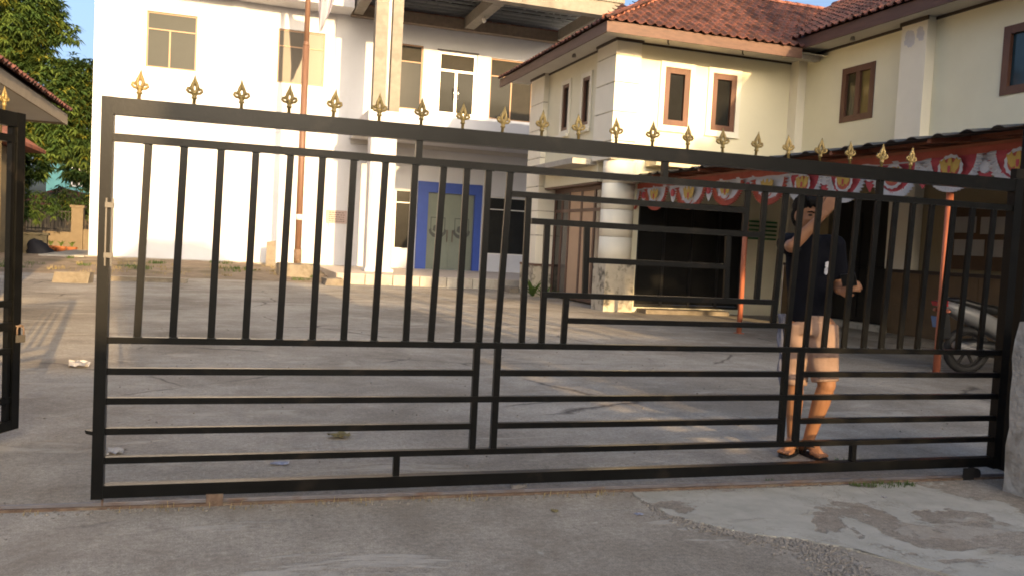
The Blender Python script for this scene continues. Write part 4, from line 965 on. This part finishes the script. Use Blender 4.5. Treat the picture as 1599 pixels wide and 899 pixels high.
# ------------------------------------------------------------------ left background
gh_ = thing('guard_house', 'small ochre house with a low clay tile eave at the left edge', 'house', (-5, 13, 0))
GX, GY, GZ = -2.64, 16.0, 3.03                # right-hand eave line, its far end
MB().box(-8, -3.46, 8.0, 15.4, 0, 2.86).build('wall', K['ochre'], gh_)
MB().box(-8, GX-.02, 7.2, GY-.03, 2.862, 2.90).build('soffit', K['soffit'], gh_)
mb = MB(); mb.box(GX-.03, GX, 7.2, GY, 2.83, 3.0); mb.box(-8, GX-.032, GY-.028, GY, 2.83, 2.998); mb.build('barge_board', mat('weathered grey brown barge board', (.30, .25, .18), .85, 0, .12, 5), gh_)
sl = R(30)
rf = MB().prism([(GX+.01, 3.01), (GX-3.4, 3.01+3.4*math.tan(sl)), (-9.4, 3.01)], 7.1, GY+.02).build('roof', K['darkline'], gh_)
tile_slope(rf, (GX+.05, 7.2, GZ), (0, 1, 0), (-1, 0, 0), sl, 44, 12, lambda a, h: True, lambda c, r: r < 1 and c > 18)
MB().box(-3.62, -3.34, 12.4, 12.7, 0, 2.6).build('porch_post', K['white'], gh_); MB().box(-3.68, -3.28, 12.34, 12.76, 2.601, 2.80).build('post_cap', K['white'], gh_)
MB().box(-3.455, -3.42, 13.6, 14.6, .9, 2.1).build('window', K['darkglass'], gh_)
MB().box(-3.20, -3.16, 11.0, 11.9, 1.75, 2.35).build('hanging_sign', K['paper'], gh_)
h2 = thing('far_house', 'brown roofed house half hidden behind the left gate leaf', 'house', (-7.6, 27, 0))
MB().box(-9.6, -6.3, 26, 31, 0, 3.3).build('wall', K['yellowwall'], h2)
MB().prism([(-5.75, 3.45), (-7.9, 4.8), (-10, 3.45), (-10, 3.35), (-5.75, 3.35)], 25.4, 31.2).build('roof', K['hiptile'], h2)
MB().box(-6.7, -6.31, 25.93, 25.995, .9, 2.6).build('dark_shutter', K['iron'], h2)
gw = thing('garden_wall', 'low yellow wall with a dark top rail at far left', 'wall', (-6.4, 31.8, 0))
MB().box(-8.5, -5.75, 31.7, 31.9, 0, .72).build('wall_body', K['yellowwall'], gw)
MB().box(-8.55, -5.7, 31.65, 31.95, .722, .80).build('coping', K['yellowwall'], gw)
bp_ = thing('gate_pier', 'sandy rendered pier between low walls behind the white building', 'pier', (-5.15, 36, 0))
MB().box(-5.70, -5.30, 35.8, 36.2, 0, 1.75).build('shaft', K['peachwall'], bp_); MB().box(-5.75, -5.25, 35.75, 36.25, 1.752, 1.84).build('cap', K['peachwall'], bp_)
lw = thing('boundary_wall', 'sandy low wall with dark iron railing beyond the left entrance', 'wall', (-6, 36.3, 0))
MB().box(-7.4, -5.705, 35.9, 36.1, 0, .82).build('wall_body', K['peachwall'], lw); MB().box(-5.295, -3.6, 35.9, 36.1, 0, .95).build('wall_body', K['peachwall'], lw)
for k in range(22):
    x = -8.3+.125*k
    if x < -5.72: MB().bar((x, 36, .83), (x, 36, 1.62), .022).build('railing_bar', K['iron'], lw)
for z in (.90, 1.56): MB().box(-8.35, -5.71, 35.985, 36.015, z, z+.03).build('railing_rail', K['iron'], lw)
MB().box(-8.4, -7.41, 35.9, 36.1, 0, .5).build('wall_body', K['yellowwall'], lw)
fh = thing('terracotta_roof_house', 'distant house with a brown tiled roof behind the sandy pier', 'house', (-6, 44, 0))
MB().box(-9, -2.5, 44, 50, 0, 1.9).build('wall', K['peachwall'], fh)
MB().prism([(-9.4, 1.9), (-2.2, 1.9), (-4.2, 3.1), (-6.2, 2.45), (-7.4, 2.75)], 43.5, 50.4).build('roof', K['tile'], fh)
th = thing('turquoise_house', 'distant turquoise house seen under the mango branches', 'house', (-7, 60, 0))
tq = MB().box(-11, -3.5, 60, 66, 0, 6.4).build('wall', K['teal'], th)
for x in (-9.6, -8.2, -6.9): window(th, FY(60), x, x+.9, 3.4, 5.4, K['whitealu'], K['darkglass'], vs=(x+.45,), fw_=.07, d=-.06)
MB().box(-11.4, -3.2, 59.4, 66.2, 6.41, 6.7).build('roof', K['conclight'], th)
MB().box(-5.1, -4.5, 59.8, 59.99, 0, 6.4).build('green_column', mat('lime column', (.35, .42, .12), .8), th)
for k, (x, y, r, lab) in enumerate(((-5.35, 33.9, .17, 'orange clay pot nearest the white building'), (-5.75, 34.2, .18, 'orange clay pot in the middle of the row by the sandy wall'), (-6.15, 34.6, .19, 'orange clay pot at the left of the row by the sandy wall'))):
    p = thing('flower_pot', lab, 'flower pot', (x, y, 0), 'clay pots along the sandy wall')
    MB().lathe([(r*.7, 0), (r, .26), (r*1.08, .27), (r*1.08, .32), (r*.9, .32)], (x, y, 0), 14).build('pot', K['terracotta'], p, True)
    rd = random.Random(k); mb = MB()
    for q in range(14):
        a = rd.uniform(0, 2*pi); l = rd.uniform(.08, .2); mb.add([(x, y, .3), (x+.05*cos(a)-.02, y+.05*sin(a), .38+l*.4), (x+l*cos(a), y+l*sin(a), .35+l), (x+.05*cos(a)+.02, y+.05*sin(a), .38+l*.4)], [(0, 1, 2, 3)])
    mb.build('sprig', K['leafm'], p)
tp = thing('covered_motorbike', 'something parked under a dark tarpaulin by the yellow wall', 'tarpaulin', (-5.6, 31, 0))
mb = MB(); rd = random.Random(4)
for j in range(9):
    q = j/8
    for k in range(16):
        a = 2*pi*k/16; rr = (1-q)**.5; mb.v.append((-5.72+.42*rr*cos(a)*(1+.2*rd.random())-.25*q, 30.9+.35*rr*sin(a)*(1+.2*rd.random()), .62*q**.8+.01))
for j in range(8):
    for k in range(16): mb.f.append((j*16+k, j*16+(k+1) % 16, (j+1)*16+(k+1) % 16, (j+1)*16+k))
mb.build('cover', K['tarp'], tp, True)

# ------------------------------------------------------------------ trees
def foliage(blobs, ncl, ll, seed, mats, weights, per=9, droop=.5):
    rd = random.Random(seed); mb = MB(); idx = []; vol = [b[3]*b[4]*b[5] for b in blobs]
    for _ in range(ncl):
        b = rd.choices(blobs, vol)[0]
        while True:
            x, y, z = rd.gauss(0, 1), rd.gauss(0, 1), rd.gauss(0, 1); n = math.sqrt(x*x+y*y+z*z)
            if n > .01: break
        r = rd.random()**.28*rd.choice((1, 1, .92, 1.06))
        c = Vector((b[0]+b[3]*x/n*r, b[1]+b[4]*y/n*r, b[2]+b[5]*z/n*r)); out = Vector((x, y, z*.6+.25)).normalized()
        mi = rd.choices(range(len(mats)), weights)[0]
        for k in range(per):
            a = 2*pi*k/per+rd.uniform(-.3, .3); d = (out*.5+Vector((cos(a), sin(a), rd.uniform(-droop-.35, .25)))).normalized(); l = ll*rd.uniform(.65, 1.2)
            sd_ = d.cross(Vector((rd.uniform(-.4, .4), rd.uniform(-.4, .4), 1))).normalized()*l*.14
            p1 = c+d*l*.45+Vector((0, 0, .02)); p2 = c+d*l-Vector((0, 0, l*droop*.5))
            mb.add([c, p1-sd_, p2, p1+sd_], [(0, 1, 2, 3)]); idx.append(mi)
    return mb, idx
def tree(name, label, base, trunk, limbs, blobs, ncl, ll, seed, mats=('leafd', 'leafm', 'leafy'), weights=(5, 4, 1), per=9):
    t = thing(name, label, 'tree', base)
    MB().tube(*trunk, 10).build('trunk', K['bark'], t, True)
    for p, r in limbs: MB().tube(p, r, 7).build('limb', K['bark'], t, True)
    mb, idx = foliage(blobs, ncl, ll, seed, mats, weights, per)
    o = mb.build('crown', [K[m] for m in mats], t); 
    for p in o.data.polygons: p.material_index = idx[p.index]
    return t
tree('mango_tree', 'large bushy mango tree with yellowish young leaves left of the white building', (-7.6, 34.5, 0),
     ([(-7.6, 34.5, 0), (-7.5, 34.5, 1.6), (-7.3, 34.6, 3.2), (-7.4, 34.6, 5.5)], [.3, .24, .2, .1]),
     [([(-7.4, 34.5, 2.6), (-6.4, 34.2, 4.2), (-5.6, 34, 5.6)], [.13, .09, .04]), ([(-7.4, 34.5, 3.0), (-8.6, 34.3, 5.2), (-9, 34, 7)], [.13, .09, .04]), ([(-7.35, 34.6, 5.2), (-7, 34.5, 7.2), (-6.6, 34.4, 8.6)], [.1, .07, .03])],
     [(-7.9, 34.6, 8.3, 2.0, 1.8, 1.7), (-6.35, 34.3, 5.3, 1.75, 1.7, 1.75), (-8.3, 34.4, 5.3, 1.7, 1.6, 1.6), (-5.3, 34.2, 5.9, .85, .9, 1.15), (-7.0, 33.6, 3.4, 1.15, 1.0, .95), (-8.2, 33.8, 3.2, 1.0, 1, .8), (-5.5, 34.0, 4.2, 1.0, .9, .9), (-6.3, 34.4, 8.5, .55, .6, .55), (-5.65, 34.3, 7.85, .38, .4, .32), (-7.2, 33.4, 2.5, .6, .5, .55), (-9.4, 34.5, 7, 1.4, 1.5, 2), (-5.0, 34.4, 6.75, .5, .4, .35)],
     7200, .31, 5, weights=(6, 5, 1.2))
tree('shrub_tree', 'dark broad leaved shrub at the left behind the gate leaf', (-6.4, 30.5, 0),
     ([(-6.8, 33.2, 0), (-6.75, 33.2, .7), (-6.7, 33.2, 1.3)], [.08, .07, .03]), [],
     [(-6.5, 33.3, 1.7, .8, .5, .55), (-5.9, 37.5, 2.0, .9, .6, .7)], 260, .24, 8, weights=(6, 2, .3))
tree('distant_palm', 'feathery dark tree in front of the turquoise house', (-6.0, 52, 0),
     ([(-6.0, 52, 0), (-6.0, 52, 2.5), (-5.9, 52, 4)], [.14, .11, .08]), [],
     [(-6.1, 52, 4.1, 1.5, 1.2, 1.3), (-7.6, 52, 4.4, 1.3, 1.1, 1.2)], 330, .5, 9, weights=(5, 4, .2))

# ------------------------------------------------------------------ the person behind the gate (local: x to the right of the picture, -y to the viewer)
def fuse(mb, voxel, iters=4, fac=.5):
    me = mb.mesh('tmp', K['skin']); o = bpy.data.objects.new('tmp', me); C.objects.link(o)
    r = o.modifiers.new('r', 'REMESH'); r.mode = 'VOXEL'; r.voxel_size = voxel; r.use_smooth_shade = True
    s_ = o.modifiers.new('s', 'SMOOTH'); s_.iterations = iters; s_.factor = fac
    dg = bpy.context.evaluated_depsgraph_get(); dg.update()
    ev = o.evaluated_get(dg); m2 = bpy.data.meshes.new_from_object(ev)
    vs = [tuple(v.co) for v in m2.vertices]; fs = [tuple(p.vertices) for p in m2.polygons]
    bpy.data.objects.remove(o); bpy.data.meshes.remove(me); bpy.data.meshes.remove(m2)
    r_ = MB(); r_.v = vs; r_.f = fs; return r_
def lerp(a, b, t): return tuple(a[i]+(b[i]-a[i])*t for i in range(3))
def limb(mb, pts, rad, n=14):
    mb.tube(pts, rad, n)
    for p, r in zip(pts, rad): mb.ball(p, r*.995, 14)
    return mb
pr = frame('person', 'person in navy t-shirt and beige shorts behind the gate, one arm raised, holding a phone', 'person')
FA = R(32); fx_, fy_ = sin(FA), -cos(FA)                 # where the face points
HC = (-.010, -.022, 1.528)
def hp(f, s, z): return (HC[0]+fx_*f - fy_*s, HC[1]+fy_*f + fx_*s, HC[2]+z)     # f forward, s to the picture's right, z up
body = MB()
# head: cranium, face, jaw, nose, brow, ears
def rball(mb, c, rf, rs, rz_):
    b = MB().ball((0, 0, 0), 1, 20, 13); q = 1.05
    mb.add([hp((c[0]+p[0]*rf)*q, (c[1]+p[1]*rs)*q, (c[2]+p[2]*rz_)*q) for p in b.v], b.f)
rball(body, (-.012, 0, .032), .094, .075, .092); rball(body, (.018, 0, -.020), .070, .064, .088); rball(body, (.030, 0, -.072), .050, .046, .042)
rball(body, (.082, 0, -.018), .018, .011, .024); rball(body, (.094, 0, -.030), .013, .013, .010)
rball(body, (.078, 0, .022), .012, .046, .008); rball(body, (.074, 0, -.058), .012, .022, .009); rball(body, (.070, 0, -.088), .016, .02, .014)
for s_ in (-1, 1):
    rball(body, (-.004, s_*.076, -.008), .022, .010, .032); rball(body, (.056, s_*.034, -.026), .022, .022, .020)
limb(body, [(.004, .0, 1.36), (.002, -.004, 1.44), (.0, -.006, 1.49)], [.062, .054, .052])
# torso under the clothes
limb(body, [(.045, .0, .88), (.035, .0, 1.02), (.02, .0, 1.2), (.01, 0, 1.33)], [.080, .085, .095, .085])
SR, ER, WR = (-.125, -.03, 1.345), (-.090, -.235, 1.325), (.078, -.215, 1.530)
limb(body, [SR, lerp(SR, ER, .5), ER], [.054, .047, .040]); limb(body, [ER, lerp(ER, WR, .3), lerp(ER, WR, .75), WR], [.036, .038, .029, .024])
SL, EL, WL = (.158, .01, 1.345), (.205, .035, 1.085), (.205, -.175, 1.075)
limb(body, [SL, lerp(SL, EL, .5), EL], [.054, .046, .039]); limb(body, [EL, lerp(EL, WL, .3), lerp(EL, WL, .75), WL], [.038, .040, .030, .025])
# raised hand: palm, four fingers bent over the brow, thumb from the side
def hand(w_, along, across, nrm, curl, spread=.0):
    w_, al, ac, nm = Vector(w_), Vector(along).normalized(), Vector(across).normalized(), Vector(nrm).normalized()
    pal = [w_+al*.012, w_+al*.045, w_+al*.085]
    for k, q in enumerate((-.027, -.009, .009, .027)):
        limb(body, [w_+ac*q*.7+al*.005, w_+ac*q+al*.05, w_+ac*q*1.08+al*.088], [.014, .0135, .0115], 10)
        L_ = (.064, .076, .072, .056)[k]; p = w_+ac*q*1.08+al*.088; pts = [p]; d_ = al.copy()
        for j in range(3):
            a_ = curl*(j+1)*(.8+.12*k); dd = (al*cos(a_)+nm*sin(a_)+ac*q*spread).normalized(); pts.append(pts[-1]+dd*L_*(.42, .33, .25)[j])
        limb(body, pts, [.0100, .0092, .0084, .0072], 10)
    t0 = w_+ac*-.026+al*.022
    limb(body, [t0, t0+ac*-.022+al*.024+nm*.012, t0+ac*-.030+al*.052+nm*.022, t0+ac*-.028+al*.076+nm*.028], [.015, .0125, .0105, .0085], 10)
hand(WR, (.42, .0, .86), (.75, -.35, -.40), (.1, .75, -.1), .32, .5)
hand(WL, (.62, -.62, .30), (.2, .45, .85), (.45, .75, -.2), .62)
# legs: straight standing leg and the turned-out bent one
HR_, KR, AR = (-.018, .0, .82), (-.020, -.02, .455), (-.012, .02, .085)
HL_, KL, AL = (.118, .0, .82), (.168, -.06, .475), (.082, .03, .088)
limb(body, [HR_, lerp(HR_, KR, .5), KR], [.088, .072, .056]); limb(body, [KR, lerp(KR, AR, .28), lerp(KR, AR, .7), AR], [.052, .056, .042, .034])
limb(body, [HL_, lerp(HL_, KL, .5), KL], [.088, .072, .056]); limb(body, [KL, lerp(KL, AL, .28), lerp(KL, AL, .7), AL], [.052, .057, .042, .034])
def foot(a_, dx, dy):
    d_ = Vector((dx, dy, 0)).normalized(); q = Vector((-d_.y, d_.x, 0)); a_ = Vector(a_)
    heel = a_-d_*.045; heel.z = .045; ball_ = a_+d_*.11; ball_.z = .042
    limb(body, [tuple(a_), tuple((heel+a_)/2), tuple(heel)], [.035, .036, .032]); limb(body, [tuple(a_), tuple(lerp(a_, ball_, .55)), tuple(ball_)], [.036, .036, .026])
    for k in range(5):
        o_ = (k-2)*.0165; L_ = (.056, .05, .045, .038, .03)[k] if q.dot(Vector((1, 0, 0)))*(1 if a_.x < .03 else -1) < 0 else (.03, .038, .045, .05, .056)[k]
        b0 = ball_-d_*.03+q*o_*.9; b0.z = .036; b1 = ball_+d_*L_+q*o_*1.15; b1.z = .030
        limb(body, [tuple(b0), tuple(b1)], [.016, .0095 if abs(k-2) < 2 else .0115], 10)
    return d_, q
f1 = foot(AR, -.30, -.95); f2 = foot(AL, .62, -.78)
fuse(body, .0052, 3).build('body', K['skin'], pr, True)
# eyes, brows, mouth
for s_ in (-1, 1):
    mb = MB(); rball(mb, (.0745, s_*.033, -.002), .008, .015, .0055); mb.build('eye', K['eye'], pr, True)
    mb = MB(); mb.tube([hp(.088, s_*.014, .012), hp(.088, s_*.034, .021), hp(.074, s_*.056, .016)], [.0045, .005, .003], 6); mb.build('eyebrow', K['hair'], pr, True)
mb = MB(); rball(mb, (.083, 0, -.058), .006, .022, .006); mb.build('mouth', K['lip'], pr, True)
# hair: a cap thicker on top with a fringe swept over the forehead
hm = MB(); rd = random.Random(8)
rball(hm, (-.022, 0, .052), .100, .083, .088); rball(hm, (-.050, 0, .0), .066, .079, .090)
for k in range(46):
    a_ = rd.uniform(-1.9, 1.9); ct = rd.uniform(.02, .10); f0, s0 = .075*cos(a_)-.02, .080*sin(a_)
    top = hp(f0*.5, s0*.5, .132); mid = hp(f0*1.05+.015, s0*1.0, .098); end = hp(f0*1.12+.022, s0*1.04+rd.uniform(-.012, .012), .042+rd.uniform(-.01, .03)-(.03 if abs(a_) > .9 else 0))
    hm.tube([top, mid, end], [.012, .013, .003], 6)
for k in range(14):
    s0 = -.055+.008*k; hm.tube([hp(.03, s0*.7, .125), hp(.088, s0, .085), hp(.096, s0+.012, .046+.012*abs(sin(k)))], [.014, .012, .003], 6)
fuse(hm, .0055, 2).build('hair', K['hair'], pr, True)
# t-shirt
sh = MB(); n = 22
rings = [(.030, .02, .83, .138, .115), (.032, .015, .92, .136, .112), (.028, .01, 1.05, .137, .112), (.022, .005, 1.18, .148, .118), (.018, .005, 1.28, .152, .112), (.014, .005, 1.345, .140, .098), (.006, .004, 1.39, .092, .080), (.003, .0, 1.412, .068, .066)]
for x, y, z, rx, ry in rings:
    for k in range(n): a_ = 2*pi*k/n; sh.v.append((x+rx*cos(a_), y+ry*sin(a_), z+.008*sin(3*a_)*(z < .9)))
for i in range(len(rings)-1):
    for k in range(n): sh.f.append((i*n+k, i*n+(k+1) % n, (i+1)*n+(k+1) % n, (i+1)*n+k))
sh.f += [tuple(range(n-1, -1, -1)), tuple((len(rings)-1)*n+k for k in range(n))]
limb(sh, [(-.09, -.005, 1.345), SR, lerp(SR, ER, .60)], [.072, .070, .062]); limb(sh, [(.11, .005, 1.345), SL, lerp(SL, EL, .62)], [.072, .070, .064])
sm = fuse(sh, .009, 5)
rd = random.Random(2)
for i, (x, y, z) in enumerate(sm.v):         # hanging folds
    k = .006*sin(26*x+9*z+3*sin(7*z))*max(0, min(1, (1.3-z)*4)); sm.v[i] = (x+k*.4, y-k, z)
shirt = sm.build('t_shirt', K['navy'], pr, True)
mb = MB(); 
for q, (xc, zc, rx_, rz2) in enumerate(((.122, 1.225, .015, .020), (.116, 1.185, .011, .024), (.134, 1.20, .009, .014))):
    pts_ = [(xc+rx_*cos(2*pi*k/12)*(1+.2*sin(3*k)), zc+rz2*sin(2*pi*k/12)) for k in range(12)]
    mb.add([(x, -.118+.25*(x-.1), z) for x, z in pts_], [tuple(range(12))])
mb.v = [(x, y-.008-.0006*i, z) for i, (x, y, z) in enumerate(mb.v)]
mb.build('chest_print', K['bwhite'], shirt)
# shorts: two wide legs joined at the hip
st = MB()
def shortleg(h, k_, zt, zb, r0_, r1_, fl_=1.15):
    c0 = Vector(h); c1 = Vector(k_); c1.z = zb; limb(st, [tuple(c0), tuple(lerp(c0, c1, .5)), tuple(c1)], [r0_, (r0_+r1_)/2, r1_], 18)
st.tube([(.045, .012, .905), (.045, .012, .78)], [.118, .132], 20)
mbx = st
mbx.tube([(-.022, .0, .84), (-.022, -.005, .62), (-.020, -.02, .450)], [.098, .088, .074], 18)
mbx.tube([(.112, .0, .84), (.135, -.03, .66), (.158, -.055, .492)], [.104, .094, .084], 18)
sm = fuse(st, .008, 4)
for i, (x, y, z) in enumerate(sm.v):
    k = .005*sin(30*x+20*z)+.004*sin(55*z+10*x); sm.v[i] = (x, y-k, z)
sm.build('shorts', K['shorts'], pr, True)
# grey-blue garment tied at the waist, hanging by the leg
gm = MB(); n = 10; m_ = 14
for j in range(m_+1):
    q = j/m_
    for i in range(n+1):
        p = i/n; gm.v.append((-.155+.035*q+.085*p*(1-.45*q)+.008*sin(14*q+5*p), -.02+.12*(p-.5)*(1-.3*q)+.018*sin(9*p+3*q), .90-.46*q+.02*sin(6*p)*q))
for j in range(m_):
    for i in range(n): a_ = j*(n+1)+i; gm.f.append((a_, a_+1, a_+n+2, a_+n+1))
nv = len(gm.v); gm.v += [(x+.012, y+.02, z) for x, y, z in gm.v]; gm.f += [tuple(nv+i for i in reversed(f)) for f in gm.f]
gm.build('tied_garment', K['denim'], pr, True)
# sandals
for (d_, q), a_ in ((f1, AR), (f2, AL)):
    c_ = Vector((a_[0], a_[1], 0)); mb = MB(); out = []
    for k in range(20):
        t_ = 2*pi*k/20; l = cos(t_); wd_ = .046*(1+.18*l); out.append(c_+d_*(.052+.135*l)+q*wd_*sin(t_))
    mb.add([(p.x, p.y, .001) for p in out]+[(p.x, p.y, .018) for p in out], [tuple(range(19, -1, -1)), tuple(range(20, 40))]+[(k, (k+1) % 20, 20+(k+1) % 20, 20+k) for k in range(20)])
    so_ = mb.build('sandal', K['rubber'], pr)
    mb = MB(); t_ = c_+d_*.125
    for s_ in (-1, 1): mb.tube([(t_.x, t_.y, .05), tuple(c_+d_*.085+q*s_*.022+Vector((0, 0, .072))), tuple(c_+d_*.035+q*s_*.040+Vector((0, 0, .066))), tuple(c_+d_*.01+q*s_*.044+Vector((0, 0, .015)))], .006, 6)
    mb.build('strap', K['rubber'], so_, True)
PX, PY = 3.48, 4.60
PANG = math.atan2(-3.5, 4.6)
put(pr, (PX, PY, 0), PANG)
ph = thing('phone', 'dark phone held in the lowered hand of the person behind the gate', 'phone', (0, 0, 0))
MB().bar((.205, -.235, 1.135), (.285, -.262, 1.150), .012, .074, (0, -.3, 1)).build('case', K['black'], ph)
MB().bar((.208, -.2425, 1.136), (.282, -.2695, 1.151), .0012, .066, (0, -.3, 1)).build('screen', K['darkglass'], ph)
put(ph, (PX, PY, 0), PANG)

# ------------------------------------------------------------------ unseen houses and trees across the road, placed and shaped to throw the shade
OY = -14.0
def ox(c): return c - .1228*OY
def sbox(x0, x1, y0, y1, z0, z1):          # plan skewed along the sun's rays so the back corners add no shade
    k = .1228*(y1-y0); b = MB().box(x0, x1, y0, y1, z0, z1); b.v = [(x+(k if y == y0 else 0), y, z) for x, y, z in b.v]; return b
lo = thing('low_house', 'low rendered house across the road, left', 'house', (-5, OY, 0))
sbox(-14, ox(.169), OY-4, OY, 0, 4.05).build('wall', K['farwall'], lo); sbox(-14.2, ox(.169), OY-4.2, OY+.05, 4.051, 4.14).build('roof', K['conclight'], lo)
for x in (-11, -7, -3): MB().box(x, x+1.3, OY+.01, OY+.06, 1, 2.4).build('window', K['darkglass'], lo)
hi = thing('tall_house', 'tall narrow rendered house across the road, centre', 'house', (ox(1.9), OY, 0))
sbox(ox(.17), ox(3.55), OY-5, OY, 0, 8.15).build('wall', K['farwall'], hi)
MB().add([(ox(.20), OY, 8.151), (ox(3.52), OY, 8.151), (ox(3.52)+.61, OY-5, 8.151), (ox(.2)+.61, OY-5, 8.151), (ox(1.0), OY-.05, 8.80), (ox(2.7), OY-.05, 8.80), (ox(2.7)+.49, OY-4, 8.84), (ox(1.0)+.49, OY-4, 8.84)],
         [(0, 1, 5, 4), (1, 2, 6, 5), (2, 3, 7, 6), (3, 0, 4, 7), (4, 5, 6, 7), (0, 3, 2, 1)]).build('roof', K['hiptile'], hi)
sbox(ox(3.551), ox(4.22), OY-3, OY-.2, 5.6, 8.0).build('shade_bay', K['farwall'], hi)  # added block that keeps sun off the yard beside the tall house
for z in (1, 4.4): MB().box(ox(1.2), ox(2.6), OY+.01, OY+.06, z, z+1.7).build('window', K['darkglass'], hi)
tr = thing('terrace_house', 'unseen flat roofed house across the road, its railing shaped to streak the sun', 'house', (ox(6), OY, 0))
sbox(ox(3.56), ox(4.418), OY-3, OY, 0, 3.5).build('wall', K['farwall'], tr)
sbox(ox(4.42), ox(7.4), OY-3, OY-.12, 0, 4.75).build('wall', K['farwall'], tr)
sbox(ox(7.401), ox(15), OY-4, OY, 0, 5.22).build('wall', K['farwall'], tr)
for c0, c1 in ((3.56, 3.66), (3.80, 3.92), (4.02, 4.07), (4.16, 4.30), (4.36, 4.44)):  # made-up slats, spaced to cut the sunlight into streaks on the yard
    MB().box(ox(c0), ox(c1), OY-.1, OY-.05, 3.5, 4.35).build('picket', K['wood'], tr)
MB().box(ox(3.5), ox(4.95), OY-.1, OY-.04, 4.351, 5.05).build('shade_board', K['wood'], tr)  # added boards that shade a yard band, the gate and the raised hand
MB().box(ox(4.22), ox(4.95), OY-.1, OY-.04, 5.051, 5.6).build('shade_board', K['wood'], tr)
MB().box(ox(3.93), ox(4.219), OY-.1, OY-.04, 5.051, 5.25).build('shade_board', K['wood'], tr)
for c0, c1, z1 in ((4.90, 4.98, 7), (5.30, 5.36, 6.2), (5.62, 5.80, 6.6), (6.15, 6.22, 5.9), (6.55, 6.70, 6.9), (7.05, 7.12, 6.1)):  # added posts that lay dark streaks across the sunlit yard
    MB().box(ox(c0), ox(c1), OY-.1, OY-.04, 4.751, z1).build('post', K['wood'], tr)
tree('street_tree', 'broad shade tree across the road', (ox(11.5), OY, 0), ([(ox(11.5), OY-1, 0), (ox(11.4), OY-1, 5), (ox(11.3), OY-.5, 6.5)], [.18, .15, .08]), [],
     [(ox(9.7), OY, 7.35, 1.15, 1.0, 1.25), (ox(11.2), OY, 7.2, 1.6, 1.1, 1.35), (ox(12.8), OY, 7.4, 1.7, 1.3, 1.7), (ox(8.55), OY, 7.0, .5, .7, .75)], 520, .62, 21)
tree('tall_street_tree', 'tall dense tree across the road, right', (ox(14), OY-1, 0), ([(ox(14.2), OY-1, 0), (ox(14.2), OY-1, 6), (ox(14), OY-1, 9)], [.3, .25, .12]), [],
     [(ox(12.9), OY, 8.9, 1.55, 1.2, 1.5), (ox(13.6), OY, 10.6, 1.45, 1.2, 1.6), (ox(14.6), OY, 12.0, 1.8, 1.4, 1.8), (ox(16), OY, 9.5, 2.4, 1.6, 3.2), (ox(19), OY, 8, 3, 2, 5)], 1100, .7, 22)

rh = thing('added_row_house', 'unseen row of houses across the road, added to darken the right side', 'house', (38, -15, 0))  # added to block sky light and reflections on the right
MB().box(17.5, 70, -22, -13, 0, 9.5).build('wall', K['farwall'], rh); MB().box(17.3, 70.2, -22.2, -12.8, 9.501, 9.8).build('roof', K['hiptile'], rh)
for x in range(19, 68, 4):
    for z in (1, 5.5): MB().box(x, x+1.6, -12.99, -12.94, z, z+1.8).build('window', K['darkglass'], rh)
